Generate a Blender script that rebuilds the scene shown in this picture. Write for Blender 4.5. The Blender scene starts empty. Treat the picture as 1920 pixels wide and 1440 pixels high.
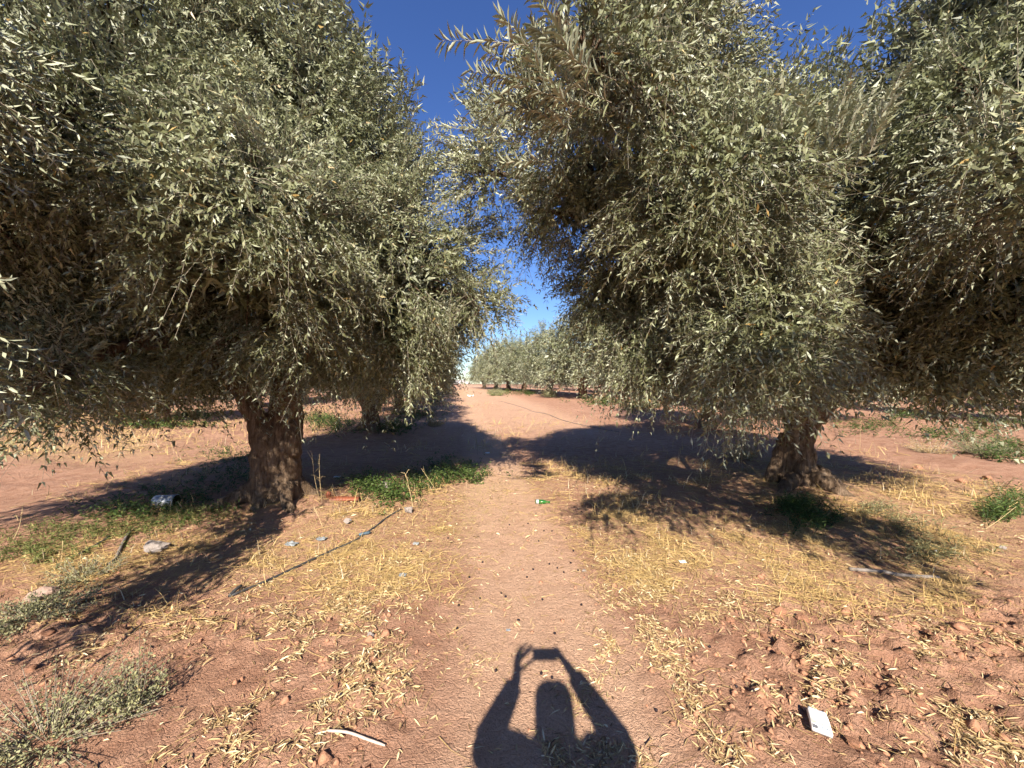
import bpy, math, random
import numpy as np
from mathutils import Matrix, Vector

random.seed(7)
rng = np.random.default_rng(11)
scene = bpy.context.scene
C = scene.collection

# ------------------------------------------------------------------ camera, sky, sun, exposure
FPX, CXP, CYP = 721.0, 960.0, 720.0          # focal length and centre in photo pixels (1920 wide)
EYE = 1.6
cam_d = bpy.data.cameras.new('camera')
cam_d.sensor_width = 36.0
cam_d.lens = 36.0 * FPX / 1920.0
cam_d.clip_start = 0.01
cam_d.clip_end = 5000
cam = bpy.data.objects.new('camera', cam_d)
cam.location = (0, 0, EYE)
cam.rotation_euler = (math.radians(90), 0, 0)
C.objects.link(cam)
scene.camera = cam

LIGHT = np.array([0.06, 1.0, -0.695])        # direction the sunlight travels
SUN_EL = math.atan2(0.695, math.hypot(0.06, 1.0))
world = bpy.data.worlds.new('World')
scene.world = world
world.use_nodes = True
wn = world.node_tree
wn.nodes.clear()
sky = wn.nodes.new('ShaderNodeTexSky')
sky.sky_type = 'NISHITA'
sky.sun_disc = False
sky.sun_elevation = SUN_EL
sky.sun_rotation = math.radians(180 + 3.4)
sky.altitude = 450
sky.air_density = 1.2
sky.dust_density = 0.1
sky.ozone_density = 7.0
bg = wn.nodes.new('ShaderNodeBackground')
bg.inputs['Strength'].default_value = 0.066
wo = wn.nodes.new('ShaderNodeOutputWorld')
hs = wn.nodes.new('ShaderNodeHueSaturation')
hs.inputs['Saturation'].default_value = 1.09
hs.inputs['Hue'].default_value = 0.514
wn.links.new(sky.outputs[0], hs.inputs['Color'])
wn.links.new(hs.outputs[0], bg.inputs[0])
wn.links.new(bg.outputs[0], wo.inputs[0])

sun_d = bpy.data.lights.new('sun', 'SUN')
sun_d.energy = 5.0
sun_d.angle = math.radians(0.53)
sun_d.color = (1.0, 0.93, 0.82)
sun = bpy.data.objects.new('sun', sun_d)
sun.rotation_euler = Vector(LIGHT).to_track_quat('-Z', 'Y').to_euler()
sun.location = (0, -20, 15)
C.objects.link(sun)

vs = scene.view_settings
vs.view_transform = 'Standard'
vs.look = 'None'
vs.gamma = 1.0
vs.use_curve_mapping = False
vs.exposure = 1.35
scene.cycles.use_denoising = True
scene.cycles.use_adaptive_sampling = True
scene.cycles.adaptive_threshold = 0.03
scene.cycles.max_bounces = 5
scene.cycles.diffuse_bounces = 2
scene.cycles.glossy_bounces = 2
scene.cycles.transmission_bounces = 4
scene.cycles.sample_clamp_indirect = 4.0

# ------------------------------------------------------------------ helpers
def nrm(a):
    return a / np.maximum(np.linalg.norm(a, axis=-1, keepdims=True), 1e-9)

def hash2(ix, iy, seed):
    h = (ix.astype(np.int64) * 374761393 + iy.astype(np.int64) * 668265263 + seed * 1442695041) & 0xffffffff
    h = ((h ^ (h >> 13)) * 1274126177) & 0xffffffff
    h = (h ^ (h >> 16)) & 0xffffffff
    return h / 4294967295.0

def vnoise(x, y, seed=0):
    ix = np.floor(x); iy = np.floor(y)
    fx = x - ix; fy = y - iy
    fx = fx * fx * (3 - 2 * fx); fy = fy * fy * (3 - 2 * fy)
    a = hash2(ix, iy, seed); b = hash2(ix + 1, iy, seed)
    c = hash2(ix, iy + 1, seed); d = hash2(ix + 1, iy + 1, seed)
    return (a * (1 - fx) + b * fx) * (1 - fy) + (c * (1 - fx) + d * fx) * fy

def fbm(x, y, seed=0, oct=4):
    s = 0.0; a = 0.5
    for o in range(oct):
        s = s + a * vnoise(x, y, seed + o * 17); x = x * 2.03 + 5.1; y = y * 2.03 + 9.7; a *= 0.5
    return s / (1 - 0.5 ** oct)

def worley(x, y, seed=0):
    ix = np.floor(x); iy = np.floor(y)
    best = np.full(x.shape, 9.0); cid = np.zeros(x.shape)
    for dx in (-1, 0, 1):
        for dy in (-1, 0, 1):
            cx = ix + dx; cy = iy + dy
            px = cx + hash2(cx, cy, seed); py = cy + hash2(cx, cy, seed + 31)
            d = (px - x) ** 2 + (py - y) ** 2
            m = d < best
            best = np.where(m, d, best); cid = np.where(m, hash2(cx, cy, seed + 77), cid)
    return np.sqrt(best), cid

def sstep(a, b, x):
    t = np.clip((x - a) / (b - a), 0, 1)
    return t * t * (3 - 2 * t)

def to_px(x, y, z):
    y = np.maximum(y, 0.05)
    return CXP + x / y * FPX, CYP - (z - EYE) / y * FPX

L1 = np.array([-3.0, 5.0]); R1 = np.array([4.3, 5.77]); L2 = np.array([-4.35, 11.8])

def path_x(y):                               # centre line of the trodden track
    return 0.18 - 0.125 * np.maximum(y - 3.0, 0) + 0.05 * np.sin(y * 0.9)

def base_z(x, y):
    r = np.maximum(y - 8.0, 0)
    z = 0.018 * (np.sqrt(r * r + 9) - 3) * 1.0
    z = 1.42 * (1 - np.exp(-z / 1.42 * 1.12))
    z = z + 0.16 * np.exp(-((x - L1[0]) ** 2 + (y - L1[1]) ** 2) / 0.9 ** 2)
    z = z + 0.12 * np.exp(-((x - R1[0]) ** 2 + (y - R1[1]) ** 2) / 0.9 ** 2)
    z = z + 0.20 * np.exp(-((x - L2[0]) ** 2 + (y - L2[1]) ** 2) / 1.0 ** 2)
    near = np.exp(-np.maximum(np.hypot(x, y) - 25, 0) / 30)
    z = z + (fbm(x * 0.5, y * 0.5, 3, 3) - 0.5) * 0.10 * near * sstep(0.2, 1.6, np.abs(x - path_x(y)))
    # tilled strips in the fields to the sides
    fld = sstep(6.2, 8.0, np.abs(x + 0.13 * y + (-0.6)))
    z = z + fld * near * (0.05 * np.sin(x * 5.2 + 0.5 * y) * fbm(x * .8, y * .3, 41, 2) + 0.12 * (fbm(x * 2.2, y * 2.2, 8, 3) - .5))
    return z

def blobs(px, py, lst):
    s = np.zeros(np.shape(px))
    for cx, cy, rx, ry, w in lst:
        d = ((px - cx) / rx) ** 2 + ((py - cy) / ry) ** 2
        s = s + w * np.exp(-d * 0.9)
    return s

CLOD = [(1640, 1210, 260, 90, .9), (1750, 1370, 260, 130, .8), (1450, 1290, 170, 120, .5), (1880, 1180, 120, 120, .6),
        (560, 1330, 150, 120, .55), (720, 1290, 70, 90, .6), (330, 1180, 220, 50, .6), (140, 1200, 160, 60, .7), (650, 1160, 90, 70, .4),
        (1780, 905, 130, 45, .9), (1660, 890, 90, 40, .6), (420, 1400, 90, 60, .35), (1380, 1390, 90, 80, .35)]

def clod_mask(x, y):
    px, py = to_px(x, y, 0.0 * x)
    m = blobs(px, py, CLOD)
    m = np.where((y > 1.0) & (y < 9), m, 0.15)
    return np.clip(m, 0, 1)

def gz(x, y):
    x = np.asarray(x, float); y = np.asarray(y, float)
    z = base_z(x, y)
    m = clod_mask(x, y)
    near = np.exp(-np.maximum(np.hypot(x, y) - 7, 0) / 5)
    m = m * near
    wx = x + 0.05 * (fbm(x * 9, y * 9, 5, 2) - .5); wy = y + 0.05 * (fbm(x * 9 + 7, y * 9, 6, 2) - .5)
    f1, c1 = worley(wx * 7.5, wy * 7.5, 2)
    f2, c2 = worley(wx * 17, wy * 17, 4)
    z = z + m * (sstep(0, .24, 0.56 - f1) * 0.034 * (c1 > .42) * (0.3 + c1) + np.maximum(0.4 - f1, 0) * .03 + sstep(0, .3, 0.58 - f2) * 0.014 * (c2 > .35))
    rough = np.clip(0.25 + m, 0, 1) * near
    z = z + rough * (fbm(x * 14, y * 14, 12, 3) - .5) * 0.022
    pth = 1 - sstep(0.25, 0.8, np.abs(x - path_x(y)))
    z = z - 0.03 * pth * near
    return z

def g1(x, y):
    return float(gz(np.array([x]), np.array([y]))[0])

def p2g(px, py):
    """photo pixel -> point on the ground it shows"""
    dx = (px - CXP) / FPX; dz = -(py - CYP) / FPX
    ys = np.concatenate([np.arange(0.8, 12, 0.01), np.arange(12, 120, 0.1)])
    d = EYE + dz * ys - base_z(dx * ys, ys)
    k = int(np.argmax(d < 0)) if (d < 0).any() else len(ys) - 1
    y = ys[k]
    return np.array([dx * y, y, g1(dx * y, y)])

def pd(px, py, y):
    return np.array([(px - CXP) / FPX * y, y, EYE - (py - CYP) / FPX * y])

def mesh_q(name, V, quads=None, tris=None, attrs=None, smooth=False):
    V = np.ascontiguousarray(V, dtype=np.float32).reshape(-1, 3)
    me = bpy.data.meshes.new(name)
    me.vertices.add(len(V)); me.vertices.foreach_set('co', V.ravel())
    idx = []; starts = []; off = 0
    for f, k in ((quads, 4), (tris, 3)):
        if f is not None and len(f):
            f = np.asarray(f, dtype=np.int32).reshape(-1, k)
            idx.append(f.ravel()); starts.append(off + np.arange(len(f), dtype=np.int32) * k); off += f.size
    idx = np.concatenate(idx); starts = np.concatenate(starts)
    me.loops.add(len(idx)); me.loops.foreach_set('vertex_index', idx)
    me.polygons.add(len(starts)); me.polygons.foreach_set('loop_start', starts)
    if smooth:
        me.polygons.foreach_set('use_smooth', np.ones(len(starts), dtype=bool))
    me.update(calc_edges=True)
    for k, v in (attrs or {}).items():
        a = me.attributes.new(k, 'FLOAT', 'POINT')
        a.data.foreach_set('value', np.ascontiguousarray(v, dtype=np.float32).ravel())
    return me

def link(name, me, mat=None, parent=None, loc=None):
    o = bpy.data.objects.new(name, me)
    C.objects.link(o)
    if mat is not None and me is not None and not len(me.materials):
        me.materials.append(mat)
    if parent is not None:
        o.parent = parent
    if loc is not None:
        o.location = loc
    return o

def tag(o, label, cat, group=None, kind=None):
    if label: o['label'] = label
    if cat: o['category'] = cat
    if group: o['group'] = group
    if kind: o['kind'] = kind
    return o

def empty(name, loc, rz=0.0):
    o = bpy.data.objects.new(name, None)
    o.empty_display_size = 0.2
    o.location = loc; o.rotation_euler = (0, 0, rz)
    C.objects.link(o)
    return o

class MB:
    """collects quads and triangles"""
    def __init__(s): s.V = []; s.Q = []; s.T = []; s.n = 0
    def add(s, V, Q=None, T=None):
        V = np.asarray(V, float).reshape(-1, 3)
        if Q is not None and len(Q): s.Q.append(np.asarray(Q, int) + s.n)
        if T is not None and len(T): s.T.append(np.asarray(T, int) + s.n)
        s.V.append(V); s.n += len(V)
    def mesh(s, name, smooth=False, attrs=None):
        return mesh_q(name, np.concatenate(s.V), np.concatenate(s.Q) if s.Q else None,
                      np.concatenate(s.T) if s.T else None, attrs, smooth)

def tube(P, R, sides=8, cap=True, rough=0.0, seed=0):
    P = np.asarray(P, float); R = np.atleast_1d(np.asarray(R, float))
    R = R if len(R) == len(P) else np.interp(np.linspace(0, 1, len(P)), np.linspace(0, 1, len(R)), R) if len(R) > 1 else np.full(len(P), R[0])
    T = np.gradient(P, axis=0); T = nrm(T)
    up = np.array([0.0, 0.0, 1.0]) if abs(T[0][2]) < 0.85 else np.array([1.0, 0.0, 0.0])
    A = np.zeros_like(P); a = nrm(np.cross(T[0], up))
    for i in range(len(P)):
        a = a - T[i] * np.dot(a, T[i]); a = a / max(np.linalg.norm(a), 1e-9); A[i] = a
    B = np.cross(T, A)
    th = np.arange(sides) * 2 * np.pi / sides
    rr = R[:, None] * np.ones(sides)[None]
    if rough:
        r2 = np.random.default_rng(seed)
        rr = rr * (1 + rough * (r2.random((len(P), sides)) - .5))
    V = P[:, None] + rr[..., None] * (np.cos(th)[None, :, None] * A[:, None] + np.sin(th)[None, :, None] * B[:, None])
    n = len(P); i = np.arange(n - 1)[:, None] * sides; j = np.arange(sides)[None]; j2 = (j + 1) % sides
    Q = np.stack([i + j, i + j2, i + sides + j2, i + sides + j], -1).reshape(-1, 4)
    V = V.reshape(-1, 3); Tt = []
    if cap:
        V = np.concatenate([V, P[:1], P[-1:]]); c0 = n * sides; c1 = c0 + 1
        for k in range(sides):
            k2 = (k + 1) % sides
            Tt.append((c0, k2, k)); Tt.append((c1, (n - 1) * sides + k, (n - 1) * sides + k2))
    return V, Q, Tt

def spline(pts, n):
    """smooth resample through points"""
    pts = np.asarray(pts, float)
    if len(pts) < 3:
        t = np.linspace(0, 1, n)[:, None]; return pts[0] * (1 - t) + pts[-1] * t
    P = np.concatenate([[2 * pts[0] - pts[1]], pts, [2 * pts[-1] - pts[-2]]])
    out = []
    for u in np.linspace(0, len(pts) - 1 - 1e-6, n):
        k = int(u); t = u - k; p0, p1, p2, p3 = P[k:k + 4]
        out.append(0.5 * (2 * p1 + (p2 - p0) * t + (2 * p0 - 5 * p1 + 4 * p2 - p3) * t * t + (3 * p1 - p0 - 3 * p2 + p3) * t ** 3))
    return np.array(out)

def rot_to(d):
    d = nrm(np.asarray(d, float)); a = nrm(np.cross(d, [0.3, 0.2, 1.0])); b = np.cross(d, a)
    return a, b, d

# ------------------------------------------------------------------ materials
def new_mat(name):
    m = bpy.data.materials.new(name); m.use_nodes = True
    nt = m.node_tree
    return m, nt, nt.nodes['Principled BSDF']

def N(nt, t, **kw):
    n = nt.nodes.new(t)
    for k, v in kw.items():
        if k.startswith('in_'):
            key = k[3:]
            n.inputs[int(key) if key.isdigit() else key.replace('_', ' ')].default_value = v
        else:
            setattr(n, k, v)
    return n

def ramp(nt, src, stops):
    r = nt.nodes.new('ShaderNodeValToRGB')
    e = r.color_ramp.elements
    while len(e) < len(stops): e.new(0.5)
    for el, (p, c) in zip(e, stops):
        el.position = p; el.color = (*c, 1)
    nt.links.new(src, r.inputs[0])
    return r

def mixc(nt, fac, a, b, mode='MIX'):
    m = nt.nodes.new('ShaderNodeMix'); m.data_type = 'RGBA'; m.blend_type = mode
    if isinstance(fac, (int, float)): m.inputs[0].default_value = fac
    else: nt.links.new(fac, m.inputs[0])
    for s, i in ((a, 6), (b, 7)):
        if isinstance(s, tuple): m.inputs[i].default_value = (*s, 1)
        else: nt.links.new(s, m.inputs[i])
    return m.outputs[2]

def noise_fac(nt, scale, detail=4, rough=.6, coord='Object', dist=0.0, stretch=None):
    tc = nt.nodes.new('ShaderNodeTexCoord'); src = tc.outputs[coord]
    if stretch:
        mp = nt.nodes.new('ShaderNodeMapping'); mp.inputs['Scale'].default_value = stretch
        nt.links.new(src, mp.inputs[0]); src = mp.outputs[0]
    n = nt.nodes.new('ShaderNodeTexNoise')
    n.inputs['Scale'].default_value = scale; n.inputs['Detail'].default_value = detail
    n.inputs['Roughness'].default_value = rough; n.inputs['Distortion'].default_value = dist
    nt.links.new(src, n.inputs['Vector'])
    return n.outputs['Fac']

def simple_mat(name, col, rough=.7, var=0.25, scale=30, metallic=0.0, bump=0.0, spec=0.3):
    m, nt, b = new_mat(name)
    f = noise_fac(nt, scale)
    lo = tuple(c * (1 - var) for c in col); hi = tuple(min(c * (1 + var), 1) for c in col)
    r = ramp(nt, f, [(0.3, lo), (0.7, hi)])
    nt.links.new(r.outputs[0], b.inputs['Base Color'])
    b.inputs['Roughness'].default_value = rough; b.inputs['Metallic'].default_value = metallic
    b.inputs['Specular IOR Level'].default_value = spec
    if bump:
        bp = N(nt, 'ShaderNodeBump'); bp.inputs['Strength'].default_value = bump; bp.inputs['Distance'].default_value = 0.01
        nt.links.new(f, bp.inputs['Height']); nt.links.new(bp.outputs[0], b.inputs['Normal'])
    return m

def leaf_mat(name, up_stops, under_stops, rough=.46, trans=0.05, spec=.42):
    """two-sided leaf: dark upper face, paler underside, tint varies leaf by leaf"""
    m, nt, b = new_mat(name)
    at = N(nt, 'ShaderNodeAttribute'); at.attribute_name = 'rnd'
    up = ramp(nt, at.outputs['Fac'], up_stops); un = ramp(nt, at.outputs['Fac'], under_stops)
    ge = N(nt, 'ShaderNodeNewGeometry')
    col = mixc(nt, ge.outputs['Backfacing'], up.outputs[0], un.outputs[0])
    nt.links.new(col, b.inputs['Base Color'])
    b.inputs['Roughness'].default_value = rough
    b.inputs['Specular IOR Level'].default_value = spec
    tr = N(nt, 'ShaderNodeBsdfTranslucent'); nt.links.new(col, tr.inputs[0])
    mx = N(nt, 'ShaderNodeMixShader'); mx.inputs[0].default_value = trans
    nt.links.new(b.outputs[0], mx.inputs[1]); nt.links.new(tr.outputs[0], mx.inputs[2])
    out = nt.nodes['Material Output']; nt.links.new(mx.outputs[0], out.inputs[0])
    return m

M = {}
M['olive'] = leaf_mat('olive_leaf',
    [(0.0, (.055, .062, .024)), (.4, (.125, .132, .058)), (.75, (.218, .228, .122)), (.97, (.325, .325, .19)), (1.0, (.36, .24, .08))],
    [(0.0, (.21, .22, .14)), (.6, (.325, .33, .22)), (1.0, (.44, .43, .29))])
M['twig'] = simple_mat('olive_twig', (.24, .20, .145), .8, .3, 40)
M['weed'] = leaf_mat('weed_leaf', [(0, (.035, .060, .014)), (.5, (.075, .118, .025)), (1, (.15, .19, .05))],
                     [(0, (.06, .11, .025)), (1, (.14, .20, .06))], .5, .25, .35)
M['grassg'] = leaf_mat('green_grass', [(0, (.09, .115, .03)), (.5, (.16, .18, .05)), (1, (.32, .28, .10))], [(0, (.10, .13, .04)), (1, (.26, .25, .09))], .6, .2, .3)
M['scrub'] = leaf_mat('scrub_leaf', [(0, (.14, .14, .06)), (.5, (.25, .24, .115)), (.9, (.36, .33, .16)), (1, (.50, .38, .14))],
                      [(0, (.18, .18, .10)), (1, (.34, .32, .18))], .7, .15, .2)
M['drygrass'] = leaf_mat('dry_grass', [(0, (.28, .19, .11)), (.4, (.50, .395, .25)), (1, (.68, .58, .42))],
                         [(0, (.34, .22, .08)), (1, (.60, .42, .18))], .75, .12, .2)
M['litter'] = leaf_mat('dry_leaf', [(0, (.16, .095, .05)), (.3, (.36, .24, .11)), (.8, (.54, .40, .21)), (1, (.66, .54, .34))],
                       [(0, (.30, .20, .09)), (1, (.66, .50, .25))], .65, .08, .25)
M['olive_fruit'] = simple_mat('olive_fruit', (.016, .010, .013), .35, .3, 60)

def bark_mat():
    m, nt, b = new_mat('olive_bark')
    f = noise_fac(nt, 5, 8, .7, stretch=(3.2, 3.2, .40), dist=.8)
    f2 = noise_fac(nt, 26, 6, .7, stretch=(1, 1, .35))
    r = ramp(nt, f, [(.30, (.075, .047, .029)), (.46, (.20, .132, .083)), (.60, (.32, .225, .15)), (.8, (.44, .335, .24))])
    r2 = ramp(nt, f2, [(.35, (.45, .42, .40)), (.65, (1.0, 1.0, 1.0))])
    nt.links.new(mixc(nt, .8, r.outputs[0], r2.outputs[0], 'MULTIPLY'), b.inputs['Base Color'])
    b.inputs['Roughness'].default_value = .9; b.inputs['Specular IOR Level'].default_value = .15
    ad = N(nt, 'ShaderNodeMath', operation='ADD'); nt.links.new(f, ad.inputs[0]); nt.links.new(f2, ad.inputs[1])
    bp = N(nt, 'ShaderNodeBump'); bp.inputs['Strength'].default_value = 1.0; bp.inputs['Distance'].default_value = .08
    nt.links.new(ad.outputs[0], bp.inputs['Height']); nt.links.new(bp.outputs[0], b.inputs['Normal'])
    return m
M['bark'] = bark_mat()

def soil_mat():
    m, nt, b = new_mat('red_soil')
    pth = N(nt, 'ShaderNodeAttribute'); pth.attribute_name = 'path'
    stw = N(nt, 'ShaderNodeAttribute'); stw.attribute_name = 'straw'
    big = noise_fac(nt, .7, 5, .6); mid = noise_fac(nt, 6, 6, .65); fine = noise_fac(nt, 85, 5, .7)
    a = ramp(nt, mid, [(.28, (.31, .155, .093)), (.5, (.415, .228, .143)), (.74, (.50, .295, .19))])
    bgm = ramp(nt, big, [(.3, (.86, .84, .84)), (.7, (1.10, 1.12, 1.14))])
    c = mixc(nt, 1.0, a.outputs[0], bgm.outputs[0], 'MULTIPLY')
    pc = ramp(nt, mid, [(.3, (.50, .300, .192)), (.7, (.58, .365, .240))])
    c = mixc(nt, pth.outputs['Fac'], c, pc.outputs[0])
    # fine straw fragments trodden into the soil
    sn = noise_fac(nt, 22, 5, .75, stretch=(1, .55, 1), dist=1.5)
    sm = N(nt, 'ShaderNodeMath', operation='MULTIPLY_ADD'); nt.links.new(stw.outputs['Fac'], sm.inputs[0]); sm.inputs[1].default_value = .24
    nt.links.new(sn, sm.inputs[2])
    sr = ramp(nt, sm.outputs[0], [(.70, (0, 0, 0)), (.86, (1, 1, 1))])
    c = mixc(nt, sr.outputs[0], c, (.52, .36, .165))
    gr = ramp(nt, fine, [(.3, (.70, .68, .67)), (.6, (1.07, 1.07, 1.07))])
    c = mixc(nt, 1.0, c, gr.outputs[0], 'MULTIPLY')
    nt.links.new(c, b.inputs['Base Color'])
    b.inputs['Roughness'].default_value = .95; b.inputs['Specular IOR Level'].default_value = .1
    vo = N(nt, 'ShaderNodeTexVoronoi'); vo.feature = 'DISTANCE_TO_EDGE'; vo.inputs['Scale'].default_value = 16
    tc = N(nt, 'ShaderNodeTexCoord')
    nz = N(nt, 'ShaderNodeTexNoise'); nz.inputs['Scale'].default_value = 9; nt.links.new(tc.outputs['Object'], nz.inputs['Vector'])
    va = N(nt, 'ShaderNodeVectorMath', operation='MULTIPLY_ADD'); va.inputs[1].default_value = (.12, .12, .12)
    nt.links.new(nz.outputs['Color'], va.inputs[0]); nt.links.new(tc.outputs['Object'], va.inputs[2])
    nt.links.new(va.outputs[0], vo.inputs['Vector'])
    ck = N(nt, 'ShaderNodeMapRange'); ck.inputs['From Max'].default_value = .05; nt.links.new(vo.outputs['Distance'], ck.inputs[0])
    h1 = N(nt, 'ShaderNodeMath', operation='MULTIPLY_ADD'); h1.inputs[1].default_value = .22
    nt.links.new(ck.outputs[0], h1.inputs[0]); nt.links.new(fine, h1.inputs[2])
    h2 = N(nt, 'ShaderNodeMath', operation='MULTIPLY_ADD'); h2.inputs[1].default_value = 2.0
    nt.links.new(mid, h2.inputs[0]); nt.links.new(h1.outputs[0], h2.inputs[2])
    bp = N(nt, 'ShaderNodeBump'); bp.inputs['Strength'].default_value = 1.0; bp.inputs['Distance'].default_value = .022
    nt.links.new(h2.outputs[0], bp.inputs['Height']); nt.links.new(bp.outputs[0], b.inputs['Normal'])
    return m
M['soil'] = soil_mat()
M['clod'] = simple_mat('soil_clod', (.35, .175, .103), .95, .25, 40, bump=.8, spec=.1)

# ------------------------------------------------------------------ ground
STRAW = [(1500, 1040, 330, 80, 1.0), (1180, 980, 130, 70, .75), (1760, 1010, 220, 110, .9), (1650, 1120, 200, 60, .6), (1240, 1080, 110, 80, .6),
         (800, 960, 170, 70, .95), (640, 1010, 200, 70, .8), (740, 1090, 130, 60, .65), (480, 1080, 150, 50, .45), (300, 1060, 200, 70, .75),
         (90, 1090, 160, 60, .7), (330, 1180, 220, 35, .5), (960, 900, 130, 40, .55), (850, 745, 70, 14, .9), (900, 830, 70, 22, .5), (1150, 900, 160, 60, .4), (780, 850, 60, 30, .5),
         (1420, 900, 120, 50, .7), (1700, 930, 200, 60, .7), (250, 860, 330, 70, .5), (100, 825, 210, 45, 1.0), (560, 790, 120, 40, .4), (1000, 800, 60, 20, .35)]
LEAFY = [(1200, 1060, 60, 60, .8), (1165, 1170, 42, 90, 1.0), (1235, 1210, 50, 60, .55), (1330, 1140, 90, 60, .8), (1300, 1290, 55, 60, .9), (1330, 1400, 60, 60, .9),
         (1100, 1400, 110, 50, 1.3), (1050, 1330, 40, 40, .5), (1500, 1260, 180, 70, .75), (1750, 1260, 180, 90, .75), (1830, 1390, 130, 80, 1.0), (1600, 1420, 200, 50, .7),
         (700, 1090, 80, 50, .9), (640, 1190, 110, 55, 1.1), (590, 1240, 60, 40, .8), (620, 1320, 90, 45, .95), (705, 1300, 36, 70, .95), (760, 1340, 50, 60, .6),
         (680, 1430, 70, 30, 1.1), (430, 1370, 50, 60, 1.5), (560, 1400, 70, 40, .6), (280, 1420, 90, 40, .7), (300, 1190, 150, 40, .7), (180, 1240, 120, 30, .5),
         (930, 1120, 40, 60, .25), (900, 1190, 60, 80, .25), (1130, 1250, 60, 60, .25), (1460, 1370, 80, 60, .5), (520, 1110, 90, 40, .4)]

def grow(start, end, step, ratio):
    out = [start]; s = step; sg = 1 if end > start else -1
    while abs(out[-1] - start) < abs(end - start):
        s *= ratio; out.append(out[-1] + sg * s)
    return out[1:]
xm = np.arange(-3.2, 3.2001, .028)
gx = np.array(grow(xm[0], -900, .028, 1.055)[::-1] + list(xm) + grow(xm[-1], 900, .028, 1.055))
ym = np.arange(1.3, 4.4, .026)
gy = np.array(grow(ym[0], -300, .03, 1.12)[::-1] + list(ym) + grow(ym[-1], 1500, .024, 1.038))
X, Y = np.meshgrid(gx, gy)
Z = gz(X.ravel(), Y.ravel())
nx, ny = len(gx), len(gy)
i = np.arange(ny - 1)[:, None] * nx; j = np.arange(nx - 1)[None]
Q = np.stack([i + j, i + j + 1, i + j + 1 + nx, i + j + nx], -1).reshape(-1, 4)
px, py = to_px(X.ravel(), Y.ravel(), 0 * Z)
pmask = 1 - sstep(.30, .75, np.abs(X.ravel() - path_x(Y.ravel())) + .35 * (fbm(X.ravel() * 2.2, Y.ravel() * 2.2, 21, 3) - .5))
far_p = sstep(8, 16, Y.ravel()) * (1 - sstep(2.4, 4.2, np.abs(X.ravel() + .125 * Y.ravel() - 1.6)))
pmask = np.maximum(pmask, far_p * .8)
smask = np.clip(blobs(px, py, STRAW), 0, 1) * (Y.ravel() > 1)
gm = mesh_q('ground', np.stack([X.ravel(), Y.ravel(), Z], -1), Q, attrs={'path': pmask, 'straw': smask}, smooth=True)
ground = link('ground', gm, M['soil']); ground['kind'] = 'structure'
ground['label'] = 'reddish brown bare orchard soil with a trodden track'

# ------------------------------------------------------------------ olive trees
def leaves_geo(P, D, NRM, ll, lw, hexa):
    """leaf blades: base points, directions, normals, lengths, widths -> verts (n,k,3)"""
    W = nrm(np.cross(D, NRM)); l = ll[:, None]; w = lw[:, None]
    if hexa:
        b = P; a1 = P + D * l * .32 + NRM * w * .22 - NRM * l * .0
        a2 = P + D * l * .68 + NRM * w * .16 - NRM * l * .05
        tip = P + D * l - NRM * l * .12
        return np.stack([b, a1 - W * w * .47, a1 + W * w * .47, a2 - W * w * .43, a2 + W * w * .43, tip], 1)
    a = P + D * l * .45 + NRM * w * .12
    return np.stack([P, a - W * w * .55, a + W * w * .55, P + D * l - NRM * l * .06], 1)

HEXQ = np.array([[0, 2, 4, 5], [0, 5, 3, 1]]); DIAQ = np.array([[0, 2, 3, 1]])

def fol_mesh(name, sets):
    """sets: list of (verts (n,k,3), rnd (n,)) -> one mesh"""
    Vs, Qs, Rs, Ts = [], [], [], []; n0 = 0
    for V, r in sets:
        n, k, _ = V.shape
        if n == 0: continue
        if k == 3:
            Ts.append(np.arange(n * 3).reshape(-1, 3) + n0); Vs.append(V.reshape(-1, 3)); Rs.append(np.repeat(r, 3)); n0 += n * 3; continue
        q = HEXQ if k == 6 else DIAQ
        Qs.append((np.arange(n)[:, None, None] * k + q[None] + n0).reshape(-1, 4))
        Vs.append(V.reshape(-1, 3)); Rs.append(np.repeat(r, k)); n0 += n * k
    return mesh_q(name, np.concatenate(Vs), np.concatenate(Qs) if Qs else None, np.concatenate(Ts) if Ts else None, attrs={'rnd': np.concatenate(Rs)})

leaf_unit = None
def get_leaf_unit():
    global leaf_unit
    if leaf_unit is None:
        V = leaves_geo(np.zeros((1, 3)), np.array([[0., 1, 0]]), np.array([[0., 0, 1]]), np.array([1.0]), np.array([.21]), True)
        leaf_unit = fol_mesh('leaf', [(V, np.array([.6]))]); leaf_unit.materials.append(M['olive'])
    return leaf_unit

def fib_sphere(n, r):
    k = np.arange(n) + .5
    ph = np.arccos(1 - 2 * k / n); th = np.pi * (1 + 5 ** .5) * k + r.random() * 6.28
    return np.stack([np.cos(th) * np.sin(ph), np.sin(th) * np.sin(ph), np.cos(ph)], -1)

def crown_clumps(lobes, spacing, r, zmin):
    """branch-end positions spread over the lobes, with the way each one grows"""
    P, U, O = [], [], []
    for li, (c, rad) in enumerate(lobes):
        n = max(8, int(4 * math.pi * (max(rad - .2, .3)) ** 2 / spacing ** 2))
        u = fib_sphere(n, r); u = nrm(u + r.normal(0, .15, u.shape))
        p = c + u * (max(rad - .30, rad * .35) * (0.78 + .27 * r.random((n, 1))))
        keep = p[:, 2] > zmin
        for lj, (c2, r2) in enumerate(lobes):
            if lj != li:
                keep &= np.linalg.norm(p - c2, axis=1) > max(r2 - .30, r2 * .35) * .80
        keep &= ~((u[:, 2] < -.55) & (r.random(n) < .55))
        P.append(p[keep]); U.append(u[keep]); O.append(np.full(keep.sum(), li))
    return np.concatenate(P), np.concatenate(U), np.concatenate(O)

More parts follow.
